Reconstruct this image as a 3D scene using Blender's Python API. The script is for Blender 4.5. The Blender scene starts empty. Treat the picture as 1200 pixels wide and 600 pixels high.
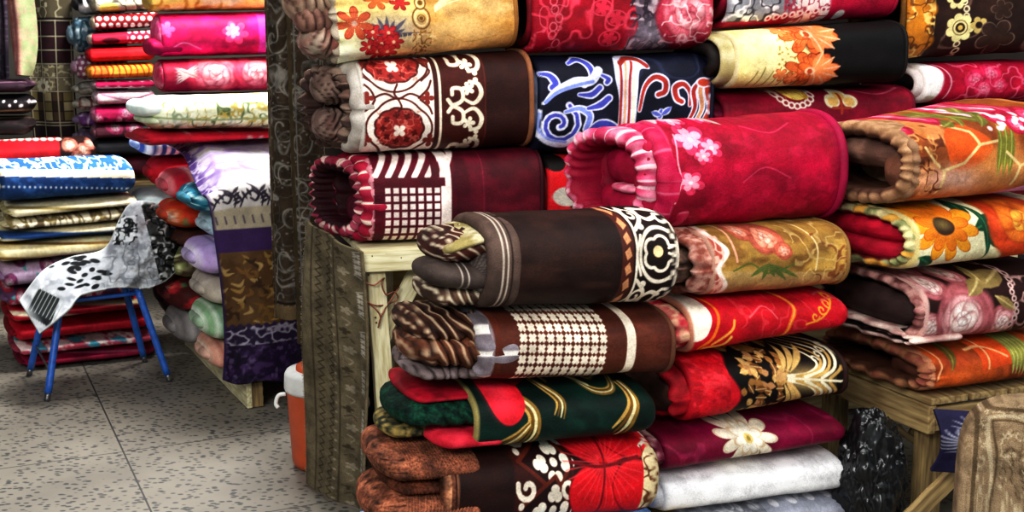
import bpy, bmesh, math, random
import numpy as np
from mathutils import Vector, Matrix

random.seed(7)
RNG = np.random.RandomState(11)
SC = bpy.context.scene
COL = SC.collection
PI = math.pi

# ------------------------------------------------------------------ camera
CAM_Z, FPX, PITCH = 1.6, 1400.0, math.atan(250 / 1400)
cam_data = bpy.data.cameras.new('camera')
cam_data.sensor_fit = 'HORIZONTAL'
cam_data.sensor_width = 36.0
cam_data.lens = FPX / 1200 * 36.0
cam_data.clip_start = 0.05
cam_data.clip_end = 60
cam = bpy.data.objects.new('camera', cam_data)
COL.objects.link(cam)
cam.location = (0, 0, CAM_Z)
cam.rotation_euler = (PI / 2 - PITCH, 0, 0)
SC.camera = cam
CO = np.array([0, 0, CAM_Z])
CF = np.array([0, math.cos(PITCH), -math.sin(PITCH)])
CU = np.array([0, math.sin(PITCH), math.cos(PITCH)])
CR = np.array([1.0, 0, 0])


def ray(px, py):
    return CF + (px - 600) / FPX * CR + (300 - py) / FPX * CU


class Plane:
    """A vertical plane a stack stands along: through a point of the shop at bearing px, depth Y, turned by theta degrees."""
    def __init__(s, px, Y, theta):
        t = math.radians(theta)
        s.a = np.array([math.cos(t), math.sin(t), 0])
        s.b = np.array([-math.sin(t), math.cos(t), 0])
        s.p = np.array([(px - 600) / FPX * math.cos(PITCH) * Y, Y, 0])
        s.theta = t

    def at(s, px, py, off=0.0):
        d = ray(px, py)
        p0 = s.p + s.b * off
        k = np.dot(p0 - CO, s.b) / np.dot(d, s.b)
        return CO + k * d


def at_z(px, py, z=0.0):
    d = ray(px, py)
    return CO + d * ((z - CAM_Z) / d[2])


def at_y(px, py, Y):
    d = ray(px, py)
    return CO + d * (Y / d[1])


# ------------------------------------------------------------------ objects
def tag(o, label=None, cat=None, group=None, kind=None):
    if label: o['label'] = label
    if cat: o['category'] = cat
    if group: o['group'] = group
    if kind: o['kind'] = kind
    return o


def empty(name, M):
    o = bpy.data.objects.new(name, None)
    o.empty_display_size = 0.05
    COL.objects.link(o)
    o.matrix_world = M
    return o


def link(name, me, mat, parent=None, M=None):
    o = bpy.data.objects.new(name, me)
    COL.objects.link(o)
    if mat is not None and not me.materials: me.materials.append(mat)
    if parent is not None:
        o.parent = parent
    if M is not None:
        if parent is not None: o.matrix_local = M
        else: o.matrix_world = M
    return o


def lin(c):
    c = np.asarray(c, float)
    return np.where(c <= 0.04045, c / 12.92, ((np.maximum(c, 0) + 0.055) / 1.055) ** 2.4)


def hx(h):
    if not isinstance(h, str): return np.array(h, float)
    h = h.lstrip('#')
    if len(h) == 3: h = ''.join(c * 2 for c in h)
    return np.array([int(h[i:i + 2], 16) / 255 for i in (0, 2, 4)])


def mesh_np(V, F, col=None, smooth=True):
    """V Nx3, F Mx4 (quads; -1 in the last column makes a triangle); col Nx3 sRGB per vertex."""
    me = bpy.data.meshes.new('m')
    V = np.asarray(V, np.float32); F = np.asarray(F, np.int32)
    me.vertices.add(len(V))
    me.vertices.foreach_set('co', V.ravel())
    n = np.where(F[:, 3] < 0, 3, 4)
    loops = F.ravel()[F.ravel() >= 0]
    me.loops.add(len(loops))
    me.loops.foreach_set('vertex_index', loops.astype(np.int32))
    me.polygons.add(len(F))
    st = np.concatenate([[0], np.cumsum(n)[:-1]]).astype(np.int32)
    me.polygons.foreach_set('loop_start', st)
    me.polygons.foreach_set('use_smooth', np.full(len(F), smooth, bool))
    me.update(calc_edges=True)
    me.validate()
    if col is not None:
        a = me.color_attributes.new('Col', 'FLOAT_COLOR', 'POINT')
        c = np.ones((len(V), 4), np.float32)
        c[:, :3] = lin(np.clip(col, 0, 1))
        a.data.foreach_set('color', c.ravel())
    return me


def grid_faces(nr, nc, close_c=False, close_r=False, flip=False):
    i = np.arange(nr if close_r else nr - 1)
    j = np.arange(nc if close_c else nc - 1)
    I, J = np.meshgrid(i, j, indexing='ij')
    I2 = (I + 1) % nr; J2 = (J + 1) % nc
    f = np.stack([I * nc + J, I * nc + J2, I2 * nc + J2, I2 * nc + J], -1).reshape(-1, 4)
    return f[:, ::-1] if flip else f


# ------------------------------------------------------------------ noise
def _h(i, j, k, seed):
    n = (i * 374761393 + j * 668265263 + k * 1442695041 + seed * 974711) & 0xffffffff
    n = ((n ^ (n >> 13)) * 1274126177) & 0xffffffff
    n = ((n ^ (n >> 16)) * 2246822519) & 0xffffffff
    return ((n ^ (n >> 15)) & 0xffff) / 65535.0


def vnoise(x, y, z=0.0, seed=0):
    x = np.asarray(x, float); y = np.asarray(y, float); z = np.broadcast_to(np.asarray(z, float), x.shape)
    xi = np.floor(x).astype(np.int64); yi = np.floor(y).astype(np.int64); zi = np.floor(z).astype(np.int64)
    fx = x - xi; fy = y - yi; fz = z - zi
    fx = fx * fx * (3 - 2 * fx); fy = fy * fy * (3 - 2 * fy); fz = fz * fz * (3 - 2 * fz)
    r = 0
    for a in (0, 1):
        for b in (0, 1):
            for c in (0, 1):
                w = (fx if a else 1 - fx) * (fy if b else 1 - fy) * (fz if c else 1 - fz)
                r = r + w * _h(xi + a, yi + b, zi + c, seed)
    return r


def fbm(x, y, z=0.0, seed=0, o=3):
    r, a, t = 0, 1.0, 0
    for k in range(o):
        r = r + a * vnoise(np.asarray(x) * 2 ** k, np.asarray(y) * 2 ** k, np.asarray(z) * 2 ** k, seed + k * 17)
        t += a; a *= 0.5
    return r / t


# ------------------------------------------------------------------ materials
def new_mat(name):
    m = bpy.data.materials.new(name)
    m.use_nodes = True
    nt = m.node_tree
    return m, nt, nt.nodes['Principled BSDF'], nt.nodes.new, nt.links.new


def fabric_mat(name, sheen=0.35, rough=0.8, bump=0.25, scale=260.0, spec=0.25, var=0.16):
    m, nt, bs, N, Lk = new_mat(name)
    at = N('ShaderNodeAttribute'); at.attribute_name = 'Col'
    tc = N('ShaderNodeTexCoord')
    n1 = N('ShaderNodeTexNoise'); n1.inputs['Scale'].default_value = scale; n1.inputs['Detail'].default_value = 3
    n2 = N('ShaderNodeTexNoise'); n2.inputs['Scale'].default_value = 14; n2.inputs['Detail'].default_value = 4
    Lk(tc.outputs['Object'], n1.inputs['Vector']); Lk(tc.outputs['Object'], n2.inputs['Vector'])
    mr = N('ShaderNodeMapRange')
    mr.inputs['From Min'].default_value = 0.3; mr.inputs['From Max'].default_value = 0.7
    mr.inputs['To Min'].default_value = 1 - var * 1.6; mr.inputs['To Max'].default_value = 1 + var
    Lk(n2.outputs['Fac'], mr.inputs['Value'])
    mr2 = N('ShaderNodeMapRange')
    mr2.inputs['From Min'].default_value = 0.3; mr2.inputs['From Max'].default_value = 0.7
    mr2.inputs['To Min'].default_value = 1 - var; mr2.inputs['To Max'].default_value = 1 + var
    Lk(n1.outputs['Fac'], mr2.inputs['Value'])
    mu = N('ShaderNodeMath'); mu.operation = 'MULTIPLY'
    Lk(mr.outputs[0], mu.inputs[0]); Lk(mr2.outputs[0], mu.inputs[1])
    vm = N('ShaderNodeVectorMath'); vm.operation = 'SCALE'
    Lk(at.outputs['Color'], vm.inputs[0]); Lk(mu.outputs[0], vm.inputs['Scale'])
    Lk(vm.outputs[0], bs.inputs['Base Color'])
    bs.inputs['Roughness'].default_value = rough
    bs.inputs['Specular IOR Level'].default_value = spec
    bs.inputs['Sheen Weight'].default_value = sheen
    bs.inputs['Sheen Roughness'].default_value = 0.35
    Lk(vm.outputs[0], bs.inputs['Sheen Tint'])
    bp = N('ShaderNodeBump'); bp.inputs['Strength'].default_value = bump; bp.inputs['Distance'].default_value = 0.004
    Lk(n1.outputs['Fac'], bp.inputs['Height']); Lk(bp.outputs[0], bs.inputs['Normal'])
    return m


def plain_mat(name, c, rough=0.5, metal=0.0, c2=None, scale=20.0, bump=0.0, stretch=None, spec=0.5, detail=4, lo=0.35, hi=0.65):
    m, nt, bs, N, Lk = new_mat(name)
    tc = N('ShaderNodeTexCoord'); mp = N('ShaderNodeMapping')
    if stretch: mp.inputs['Scale'].default_value = stretch
    Lk(tc.outputs['Object'], mp.inputs['Vector'])
    n = N('ShaderNodeTexNoise'); n.inputs['Scale'].default_value = scale; n.inputs['Detail'].default_value = detail
    Lk(mp.outputs[0], n.inputs['Vector'])
    r = N('ShaderNodeValToRGB')
    r.color_ramp.elements[0].position = lo; r.color_ramp.elements[1].position = hi
    a = lin(hx(c)); b = lin(hx(c2)) if c2 else a * 0.8
    r.color_ramp.elements[0].color = (*b, 1); r.color_ramp.elements[1].color = (*a, 1)
    Lk(n.outputs['Fac'], r.inputs[0]); Lk(r.outputs[0], bs.inputs['Base Color'])
    bs.inputs['Roughness'].default_value = rough; bs.inputs['Metallic'].default_value = metal
    bs.inputs['Specular IOR Level'].default_value = spec
    if bump:
        bp = N('ShaderNodeBump'); bp.inputs['Strength'].default_value = bump; bp.inputs['Distance'].default_value = 0.003
        Lk(n.outputs['Fac'], bp.inputs['Height']); Lk(bp.outputs[0], bs.inputs['Normal'])
    return m


M_PLUSH = fabric_mat('plush_fabric', 0.10, 0.62, 0.45, 240, 0.16, 0.16)
M_COTTON = fabric_mat('cotton_fabric', 0.08, 0.9, 0.2, 500, 0.15, 0.08)
M_SHAG = fabric_mat('shaggy_fabric', 0.12, 0.75, 1.0, 110, 0.15, 0.5)
M_WOVEN = fabric_mat('woven_carpet', 0.05, 0.95, 0.6, 330, 0.1, 0.3)
M_WOOD = plain_mat('painted_wood', '#e4deba', 0.6, 0, '#b9ae82', 9, 0.35, (1, 9, 9))
M_RAW = plain_mat('raw_wood', '#bfa672', 0.75, 0, '#846a42', 7, 0.4, (.8, 9, 9))
M_RAWV = plain_mat('raw_wood_upright', '#ab925f', 0.75, 0, '#6a5433', 7, 0.4, (.8, 9, 9))
M_BLUE = plain_mat('blue_paint', '#2b66bd', 0.35, 0.0, '#2053a0', 30, 0.05)
M_STEEL = plain_mat('bare_steel', '#8f8f90', 0.35, 0.9, '#6a6a6c', 40)
M_ORANGE = plain_mat('orange_plastic', '#c2562a', 0.42, 0, '#b04c24', 12)
M_WHITEP = plain_mat('white_plastic', '#dcdcd8', 0.45, 0, '#c6c6c2', 12)
M_BAG = plain_mat('black_plastic_film', '#16181b', 0.28, 0, '#0b0c0e', 14, 0.25, spec=0.6)
M_WIRE = plain_mat('rusty_wire', '#9c5f45', 0.6, 0.2, '#6d3f2d', 60)


# ------------------------------------------------------------------ simple solids
def bm_mesh(bm, smooth=False):
    me = bpy.data.meshes.new('m')
    bm.to_mesh(me); bm.free()
    if smooth:
        me.polygons.foreach_set('use_smooth', [True] * len(me.polygons))
    return me


def board(p, q, w, t, up=(0, 0, 1), bevel=0.004, seed=0):
    """A sawn board from p to q: width w along `up`, thickness t across; slightly worn edges. Returns (mesh, matrix)."""
    p = np.array(p, float); q = np.array(q, float)
    x = (q - p); L = np.linalg.norm(x); x /= L
    u = np.array(up, float); u = u - x * np.dot(u, x); u /= np.linalg.norm(u)
    y = np.cross(u, x)
    M = Matrix(((x[0], y[0], u[0], p[0]), (x[1], y[1], u[1], p[1]), (x[2], y[2], u[2], p[2]), (0, 0, 0, 1)))
    bm = bmesh.new()
    n = 8
    rows = []
    for i in range(n + 1):
        xx = L * i / n
        a = 0.0015 * math.sin(i * 2.1 + seed)
        rows.append([bm.verts.new((xx, sy * t / 2, sz * w / 2 + a)) for sy, sz in ((-1, -1), (1, -1), (1, 1), (-1, 1))])
    for i in range(n):
        for k in range(4):
            bm.faces.new((rows[i][k], rows[i][(k + 1) % 4], rows[i + 1][(k + 1) % 4], rows[i + 1][k]))
    bm.faces.new(rows[0][::-1]); bm.faces.new(rows[-1])
    bmesh.ops.recalc_face_normals(bm, faces=bm.faces)
    ed = [e for e in bm.edges if e.calc_face_angle(0) > 0.6]
    bmesh.ops.bevel(bm, geom=ed, offset=bevel, segments=2, affect='EDGES', profile=0.6)
    return bm_mesh(bm), M


def tube(path, r, nseg=10, closed=False, taper=None):
    """Round bar along a path of points."""
    P = np.array(path, float); n = len(P)
    T = np.gradient(P, axis=0)
    if closed: T = np.roll(P, -1, 0) - np.roll(P, 1, 0)
    T /= np.linalg.norm(T, axis=1)[:, None] + 1e-12
    ref = np.array([0.0, 0, 1]) if abs(T[0][2]) < 0.9 else np.array([1.0, 0, 0])
    V = []
    N = np.cross(T[0], ref); N /= np.linalg.norm(N)
    for i in range(n):
        N = N - T[i] * np.dot(N, T[i]); N /= np.linalg.norm(N)
        B = np.cross(T[i], N)
        rr = r if taper is None else r * taper[i]
        for k in range(nseg):
            a = 2 * PI * k / nseg
            V.append(P[i] + rr * (N * math.cos(a) + B * math.sin(a)))
    F = grid_faces(n, nseg, True, closed)
    F = [list(f) for f in F]
    V = list(V)
    if not closed:
        for row, fl in ((0, False), (n - 1, True)):
            V.append(P[row]); c = len(V) - 1
            for k in range(nseg):
                a, b = row * nseg + k, row * nseg + (k + 1) % nseg
                F.append([c, a, b, -1] if fl else [c, b, a, -1])
    return mesh_np(V, F)


def smooth_path(pts, n=8, closed=False):
    P = np.array(pts, float); m = len(P); out = []
    rng = range(m) if closed else range(m - 1)
    for i in rng:
        p1, p2 = P[i], P[(i + 1) % m]
        p0 = P[(i - 1) % m] if closed or i > 0 else 2 * p1 - p2
        p3 = P[(i + 2) % m] if closed or i < m - 2 else 2 * p2 - p1
        for t in np.arange(n) / n:
            out.append(0.5 * (2 * p1 + (p2 - p0) * t + (2 * p0 - 5 * p1 + 4 * p2 - p3) * t * t + (3 * p1 - p0 - 3 * p2 + p3) * t ** 3))
    if not closed: out.append(P[-1])
    return np.array(out)


def cloth(fn, nu, nv, colfn, th=0.008, wob=None):
    """A sheet of cloth: fn(u, v) -> Nx3 for u, v in 0..1, with a back side and closed edges, coloured by colfn(u, v)."""
    u = np.linspace(0, 1, nu); v = np.linspace(0, 1, nv)
    U, Vv = np.meshgrid(u, v, indexing='ij')
    Pt = fn(U.ravel(), Vv.ravel())
    G = Pt.reshape(nu, nv, 3)
    du = np.gradient(G, axis=0); dv = np.gradient(G, axis=1)
    nrm = np.cross(du, dv); nrm /= np.linalg.norm(nrm, axis=2)[..., None] + 1e-12
    Bk = (G - nrm * th).reshape(-1, 3)
    c = colfn(U.ravel(), Vv.ravel())
    n = nu * nv
    f1 = grid_faces(nu, nv)
    f2 = grid_faces(nu, nv, flip=True) + n
    idx = np.arange(n).reshape(nu, nv)
    loop = np.concatenate([idx[:, 0], idx[-1, 1:], idx[-2::-1, -1], idx[0, -2:0:-1]])
    l2 = np.roll(loop, -1)
    f3 = np.stack([loop, loop + n, l2 + n, l2], -1)
    return mesh_np(np.concatenate([Pt, Bk]), np.concatenate([f1, f2, f3[:, ::-1]]), np.concatenate([c, c * 0.75]))


# ------------------------------------------------------------------ surface dye: evaluates a woven/printed design at every vertex of a cloth
class Dye:
    def __init__(s, x, y, base='#808080', seed=0):
        s.x = np.asarray(x, float); s.y = np.asarray(y, float)
        s.c = np.tile(hx(base), (len(s.x), 1)).astype(float)
        s.seed = seed; s.soft = 0.6

    def mix(s, m, col, idx=None):
        col = hx(col) if not isinstance(col, np.ndarray) else col
        if idx is None: s.c += m[:, None] * (col - s.c)
        else: s.c[idx] += m[:, None] * (col - s.c[idx])
        return s

    def fill(s, col):
        s.c[:] = hx(col); return s

    def edge(s, d):                      # signed distance (negative inside) -> coverage
        return np.clip(0.5 - d / (2 * s.soft), 0, 1)

    def mottle(s, sx, sy, col, amt=1.0, lo=0.45, hi=0.7, seed=0):
        n = fbm(s.x / sx, s.y / sy, 0, s.seed + seed)
        return s.mix(np.clip((n - lo) / (hi - lo), 0, 1) * amt, col)

    def filigree(s, sc, w, col, seed=0, lev=0.5, amt=1.0, box=None, warp=0.0):
        x, y = s.x, s.y
        if warp:
            x = x + warp * (vnoise(x / sc, y / sc, 3.3, 5) - .5); y = y + warp * (vnoise(x / sc, y / sc, 7.3, 9) - .5)
        n = fbm(x / sc, y / sc, 0, s.seed + 31 + seed, 2)
        m = np.clip(1.4 - np.abs(n - lev) / w, 0, 1) * amt
        if box is not None: m = m * s.inbox(*box)
        return s.mix(m, col)

    def inbox(s, x0, y0, x1, y1):
        return s.edge(np.maximum(np.maximum(x0 - s.x, s.x - x1), np.maximum(y0 - s.y, s.y - y1)))

    def box(s, x0, y0, x1, y1, col, amt=1.0):
        return s.mix(s.inbox(x0, y0, x1, y1) * amt, col)

    def vband(s, xf, w, col, amt=1.0):   # stripe round the roll: xf is x or a function of y
        xc = xf(s.y) if callable(xf) else xf
        return s.mix(s.edge(np.abs(s.x - xc) - w / 2) * amt, col)

    def near(s, x0, y0, x1, y1):
        return np.nonzero((s.x > x0) & (s.x < x1) & (s.y > y0) & (s.y < y1))[0]

    def disc(s, cx, cy, rx, col, ry=None, rot=0.0, soft=None, amt=1.0):
        ry = rx if ry is None else ry
        R = max(rx, ry) + 3 + (soft or 0)
        i = s.near(cx - R, cy - R, cx + R, cy + R)
        if len(i) == 0: return s
        a = math.radians(rot); dx, dy = s.x[i] - cx, s.y[i] - cy
        u = (dx * math.cos(a) + dy * math.sin(a)) / rx; v = (-dx * math.sin(a) + dy * math.cos(a)) / ry
        r = np.sqrt(u * u + v * v); d = (r - 1) * min(rx, ry)
        m = s.edge(d) if soft is None else np.clip(0.5 - d / (2 * soft), 0, 1)
        return s.mix(m * amt, col, i)

    def ring(s, cx, cy, r, w, col, ry=None):
        ry = r if ry is None else ry
        i = s.near(cx - r - 6, cy - ry - 6, cx + r + 6, cy + ry + 6)
        if len(i) == 0: return s
        q = np.sqrt(((s.x[i] - cx) / r) ** 2 + ((s.y[i] - cy) / ry) ** 2)
        return s.mix(s.edge(np.abs(q - 1) * min(r, ry) - w / 2), col, i)

    def poly(s, pts, col, amt=1.0, smooth=False):
        if smooth: pts = smooth_path([(a, b, 0) for a, b in pts], 6, True)[:, :2]
        P = np.array(pts, float)
        i = s.near(P[:, 0].min() - 2, P[:, 1].min() - 2, P[:, 0].max() + 2, P[:, 1].max() + 2)
        if len(i) == 0: return s
        x, y = s.x[i], s.y[i]
        ins = np.zeros(len(i), bool); d = np.full(len(i), 1e9)
        for k in range(len(P)):
            a, b = P[k], P[(k + 1) % len(P)]
            e = b - a
            if abs(e[1]) > 1e-9:
                c = ((a[1] > y) != (b[1] > y)) & (x < e[0] * (y - a[1]) / e[1] + a[0])
                ins ^= c
            t = np.clip(((x - a[0]) * e[0] + (y - a[1]) * e[1]) / (e @ e + 1e-9), 0, 1)
            d = np.minimum(d, (x - a[0] - t * e[0]) ** 2 + (y - a[1] - t * e[1]) ** 2)
        d = np.sqrt(d) * np.where(ins, -1, 1)
        return s.mix(s.edge(d) * amt, col, i)

    def line(s, pts, w, col, smooth=True, taper=(1, 1), closed=False, amt=1.0):
        if smooth and len(pts) > 2:
            P = smooth_path([(a, b, 0) for a, b in pts], 5, closed)[:, :2]
        else: P = np.array(pts, float)
        if closed: P = np.vstack([P, P[:1]])
        R = w + 3
        i = s.near(P[:, 0].min() - R, P[:, 1].min() - R, P[:, 0].max() + R, P[:, 1].max() + R)
        if len(i) == 0: return s
        x, y = s.x[i], s.y[i]; d = np.full(len(i), 1e9); n = len(P) - 1
        for k in range(n):
            a, b = P[k], P[k + 1]; e = b - a
            t = np.clip(((x - a[0]) * e[0] + (y - a[1]) * e[1]) / (e @ e + 1e-9), 0, 1)
            f = (k + t) / n
            ww = w / 2 * (taper[0] + (taper[1] - taper[0]) * f) if len(taper) == 2 else w / 2 * np.interp(f, np.linspace(0, 1, len(taper)), taper)
            d = np.minimum(d, np.sqrt((x - a[0] - t * e[0]) ** 2 + (y - a[1] - t * e[1]) ** 2) - ww)
        return s.mix(s.edge(d) * amt, col, i)

    def spiral(s, cx, cy, r0, r1, a0, turns, w, col, sq=1.0, taper=(1, 1)):
        n = max(6, int(abs(turns) * 12))
        pts = []
        for k in range(n + 1):
            t = k / n; r = r0 + (r1 - r0) * t; a = math.radians(a0) + turns * 2 * PI * t
            pts.append((cx + r * math.cos(a), cy + sq * r * math.sin(a)))
        s.line(pts, w, col, False, taper)
        return pts

    def petals(s, cx, cy, r, n, col, rot=0.0, inner=0.45, sq=1.0, edgecol=None, ew=1.2, sharp=1.0, veins=None):
        """n-petalled bloom seen from above; sq squashes it up and down."""
        i = s.near(cx - r - 3, cy - r * max(1, sq) - 3, cx + r + 3, cy + r * max(1, sq) + 3)
        if len(i) == 0: return s
        dx, dy = s.x[i] - cx, (s.y[i] - cy) / sq
        a = np.arctan2(dy, dx) - math.radians(rot); rr = np.hypot(dx, dy)
        R = r * (inner + (1 - inner) * np.abs(np.cos(a * n / 2)) ** (0.6 * sharp))
        s.mix(s.edge(rr - R), edgecol if edgecol is not None else col, i)
        if edgecol is not None: s.mix(s.edge(rr - R + ew), col, i)
        if veins is not None:
            m = np.clip(np.abs(np.sin(a * n * 2.5)) - 0.55, 0, 1) * 1.6 * np.clip(1 - rr / (R + .01), 0, 1)
            s.mix(np.clip(m, 0, 1), veins, i)
        return s

    def rose(s, cx, cy, r, cols, n=6, sq=0.85, seed=0, dark=None):
        """A blown rose: shells of overlapping petals, dark in the folds and pale at the lips. cols runs from the outside in."""
        rg = np.random.RandomState(seed + 3)
        dk = hx(dark) if dark is not None else hx(cols[0]) * 0.45
        K = len(cols)
        for k, c in enumerate(cols):
            rad = r * (1 - k / K) * 0.98
            m = max(3, int(n - k * 0.8)); a0 = rg.rand() * 6.28
            for j in range(m):
                a = a0 + j * 2 * PI / m + rg.uniform(-.15, .15)
                pr = rad * rg.uniform(0.46, 0.64); d = rad * rg.uniform(.42, .58)
                px, py = cx + d * math.cos(a), cy + sq * d * math.sin(a)
                ro = math.degrees(a) + 90 + rg.uniform(-20, 20)
                lite = np.clip(hx(c) * 1.06 + .05, 0, 1); mid = hx(c) * .68 + dk * .32
                s.disc(px, py, pr * 1.12, dk, pr * .9, ro, soft=max(.6, pr * .12), amt=.8)
                s.disc(px, py, pr * 1.05, mid, pr * .82, ro, soft=max(.6, pr * .10))
                s.disc(px + .22 * pr * math.cos(a), py + sq * .22 * pr * math.sin(a), pr * .85, lite, pr * .46, ro, soft=max(.7, pr * .26), amt=.9)
                for q in (-.4, .1, .5):
                    s.line([(px - .55 * pr * math.cos(a + q), py - sq * .55 * pr * math.sin(a + q)), (px + .7 * pr * math.cos(a + q), py + sq * .7 * pr * math.sin(a + q))], max(.7, pr * .08), mid, False, (1, .3), amt=.9)
        return s

    def leaf(s, x0, y0, x1, y1, w, col, vein=None):
        s.line([(x0, y0), ((x0 + x1) / 2, (y0 + y1) / 2), (x1, y1)], w, col, False, (0.1, 0.75, 1, 0.75, 0.05))
        if vein is not None: s.line([(x0, y0), (x1, y1)], max(0.8, w * .12), vein, False)
        return s

    def acanthus(s, pts, w, cols, n=4, spread=1.0):
        """Curling plume: n strands side by side following pts."""
        P = np.array(pts, float); T = np.gradient(P, axis=0); T /= np.linalg.norm(T, axis=1)[:, None] + 1e-9
        Nn = np.stack([-T[:, 1], T[:, 0]], 1); t = np.linspace(0, 1, len(P))
        for k in range(n):
            o = (k / (n - 1) - .5) * w * spread if n > 1 else 0
            q = P + Nn * (o * (1 - .55 * t))[:, None]
            s.line([tuple(a) for a in q], w / n * 1.05, cols[k % len(cols)], True, (0.5, 1, .9, .5))
        return s


# ------------------------------------------------------------------ folded and rolled blankets
def supere(n, N):
    a = np.linspace(0, 2 * PI, N, endpoint=False)
    c, q = np.cos(a), np.sin(a)
    return np.stack([-np.sign(c) * np.abs(c) ** (2 / n), np.sign(q) * np.abs(q) ** (2 / n)], 1)   # (back, up), starts at the front


def loop_samples(n, D, H, step, delta, back=5.0):
    """Points round the cross-section (unit square coords), dense where seen from the front and above, sparse behind and below."""
    u = supere(n, 3000)
    P = u * np.array([D / 2, H / 2])
    d = np.roll(P, -1, 0) - P
    L = np.linalg.norm(d, axis=1) + 1e-9
    nrm = np.stack([-d[:, 1], d[:, 0]], 1) / L[:, None]           # outward?
    if (nrm * P).sum() < 0: nrm = -nrm
    vis = nrm @ np.array([-math.cos(delta), math.sin(delta)])
    w = L * np.where(vis > -0.12, 1.0, 1.0 / back)
    c = np.concatenate([[0], np.cumsum(w)])
    m = max(24, int(c[-1] / step))
    q = np.interp(np.arange(m) * c[-1] / m, c, np.arange(3001))
    i0 = np.floor(q).astype(int) % 3000; f = q - np.floor(q)
    return u[i0] * (1 - f)[:, None] + u[(i0 + 1) % 3000] * f[:, None]


def ridge_phase(X, Y, Z, ridge, seed):
    """Gathers that run round a fold, one every ridge[0] metres, leaning by ridge[2]."""
    sl = ridge[2] if len(ridge) > 2 else 0.0
    return PI * (X + sl * Z + .5 * ridge[0] * (vnoise(X * 25, Y * 18 + seed, Z * 18, seed) - .5) * 2) / ridge[0]


def sleeve(x0, x1, D, Hf, th, U, nx, cy=0.0, cz=None, cap=True, inner=0.16, ruff=None, disp=0.006, seed=0, er=0.03, skew=0.0, dfreq=7.0, nose=0.0, ridge=None, bend=0.0):
    """A thick cloth tube with a rounded lip at x0 (open, showing its inside) and a soft closed end at x1.
    Returns vertices, faces, region (0 inside, 1 lip/outside, 2 end cap), axial x, loop index."""
    st = []
    r = th / 2
    if nose:
        r = nose
        for t in (0.004, .03, .08, .16, .28, .42, .58, .78, 1.0): st.append((x0 + r * t, 0, max(.05, math.sqrt(1 - (1 - t) ** 2)), 1))
    else:
        for k in range(4): st.append((x0 + r + inner * (1 - k / 4), th, 1, 0))
        for k in range(7):
            a = PI * k / 6
            st.append((x0 + r - r * math.sin(a), r + r * math.cos(a), 1, 0 if k < 3 else 1))
    xe = x1 - er if cap else x1
    xs = np.linspace(x0 + r, xe, nx)[1:]
    for x in xs: st.append((x, 0, 1, 1))
    if cap:
        for k in range(1, 6):
            a = PI / 2 * k / 5
            st.append((x1 - er + er * math.sin(a), er * (1 - math.cos(a)), 1, 2))
        for k, sc in enumerate((0.75, 0.4, 0.08)):
            st.append((x1 + 0.006 * (k + 1), er, sc, 2))
    S = np.array(st); m = len(U)
    X = np.repeat(S[:, 0], m).reshape(len(S), m)
    H = np.array([Hf(x) for x in S[:, 0]])
    sy = np.maximum(D / 2 - S[:, 1], 0.002) * S[:, 2]
    sz = np.maximum(H / 2 - S[:, 1], 0.002) * S[:, 2]
    Y = sy[:, None] * U[None, :, 0]
    Z = sz[:, None] * U[None, :, 1]
    R = np.hypot(Y, Z) + 1e-6
    if ruff:
        t = np.arctan2(U[:, 1], U[:, 0]) / (2 * PI)
        mm, A, B = ruff[:3]; fl = ruff[3] if len(ruff) > 3 else 0.06
        ph = 3 * vnoise(t * 9 + 40, t * 0 + seed, 0, seed)
        w = np.sin(2 * PI * mm * t + 2 * ph)
        fall = np.exp(-np.abs(S[:, 0] - x0) / fl)
        k = A * w[None, :] * fall[:, None]
        Y = Y + k * Y / R; Z = Z + k * Z / R
        X = X - B * (np.cos(2 * PI * mm * t * 1.0 + 1.7 * ph)[None, :] * .5 + .5 + .8 * (vnoise(t * 7 + 9, t * 0, seed * 1.7, seed)[None, :] - .5)) * fall[:, None]
    if ridge:
        k = ridge[1] * (np.abs(np.sin(ridge_phase(X, Y, Z, ridge, seed))) - .6) * np.clip((R - .004) / .02, 0, 1)
        Y = Y + k * Y / R; Z = Z + k * Z / R
    if disp:
        d = disp * 2 * (fbm(X * dfreq, Y * dfreq + 20, Z * dfreq + seed * 3.1, seed, 3) - .5)
        Y = Y + d * Y / R; Z = Z + d * Z / R
    Y = Y + cy; Z = Z + (H / 2)[:, None] * 0 + (cz if cz is not None else H[:, None] / 2)
    if skew: X = X + skew * (Y - cy)
    if bend: Z = Z - bend * np.clip(1 - (X - x0) / max(x1 - x0, .01), 0, 1) ** 2
    V = np.stack([X, Y, Z], -1).reshape(-1, 3)
    F = grid_faces(len(S), m, True)
    if nose:
        V = np.vstack([V, V[:m].mean(0)]); a = np.arange(m)
        F = np.vstack([F, np.stack([np.roll(a, -1), a, np.full(m, len(V) - 1), np.full(m, -1)], -1)])
    n = len(V)
    if cap:
        V = np.vstack([V, V[(len(S) - 1) * m:len(S) * m].mean(0)])
        a = np.arange(m) + (len(S) - 1) * m
        F = np.vstack([F, np.stack([a, np.roll(a, -1), np.full(m, n), np.full(m, -1)], -1)])
    reg = np.repeat(S[:, 3], m)
    if nose: reg = np.append(reg, 1)
    if cap: reg = np.append(reg, 2)
    return V, F, reg


def ring_tube(U, D, Hc, x, grow, r, xoff=0.0, cy=0, cz=0, nseg=8):
    """Binding that runs round the edge of a roll."""
    P = np.stack([np.full(len(U), x), U[:, 0] * (D / 2 + grow) + cy, U[:, 1] * (Hc / 2 + grow) + cz], 1)
    return tube(P, r, nseg, True)


def mtint(c, c2, V, seed, f=26):
    n = np.clip((fbm(V[:, 0] * f, V[:, 1] * f, V[:, 2] * f, seed) - .35) / .3, 0, 1)[:, None]
    return hx(c) * (1 - n) + hx(c2) * n


BLANKETS = []
GAP = 0.010


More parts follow.
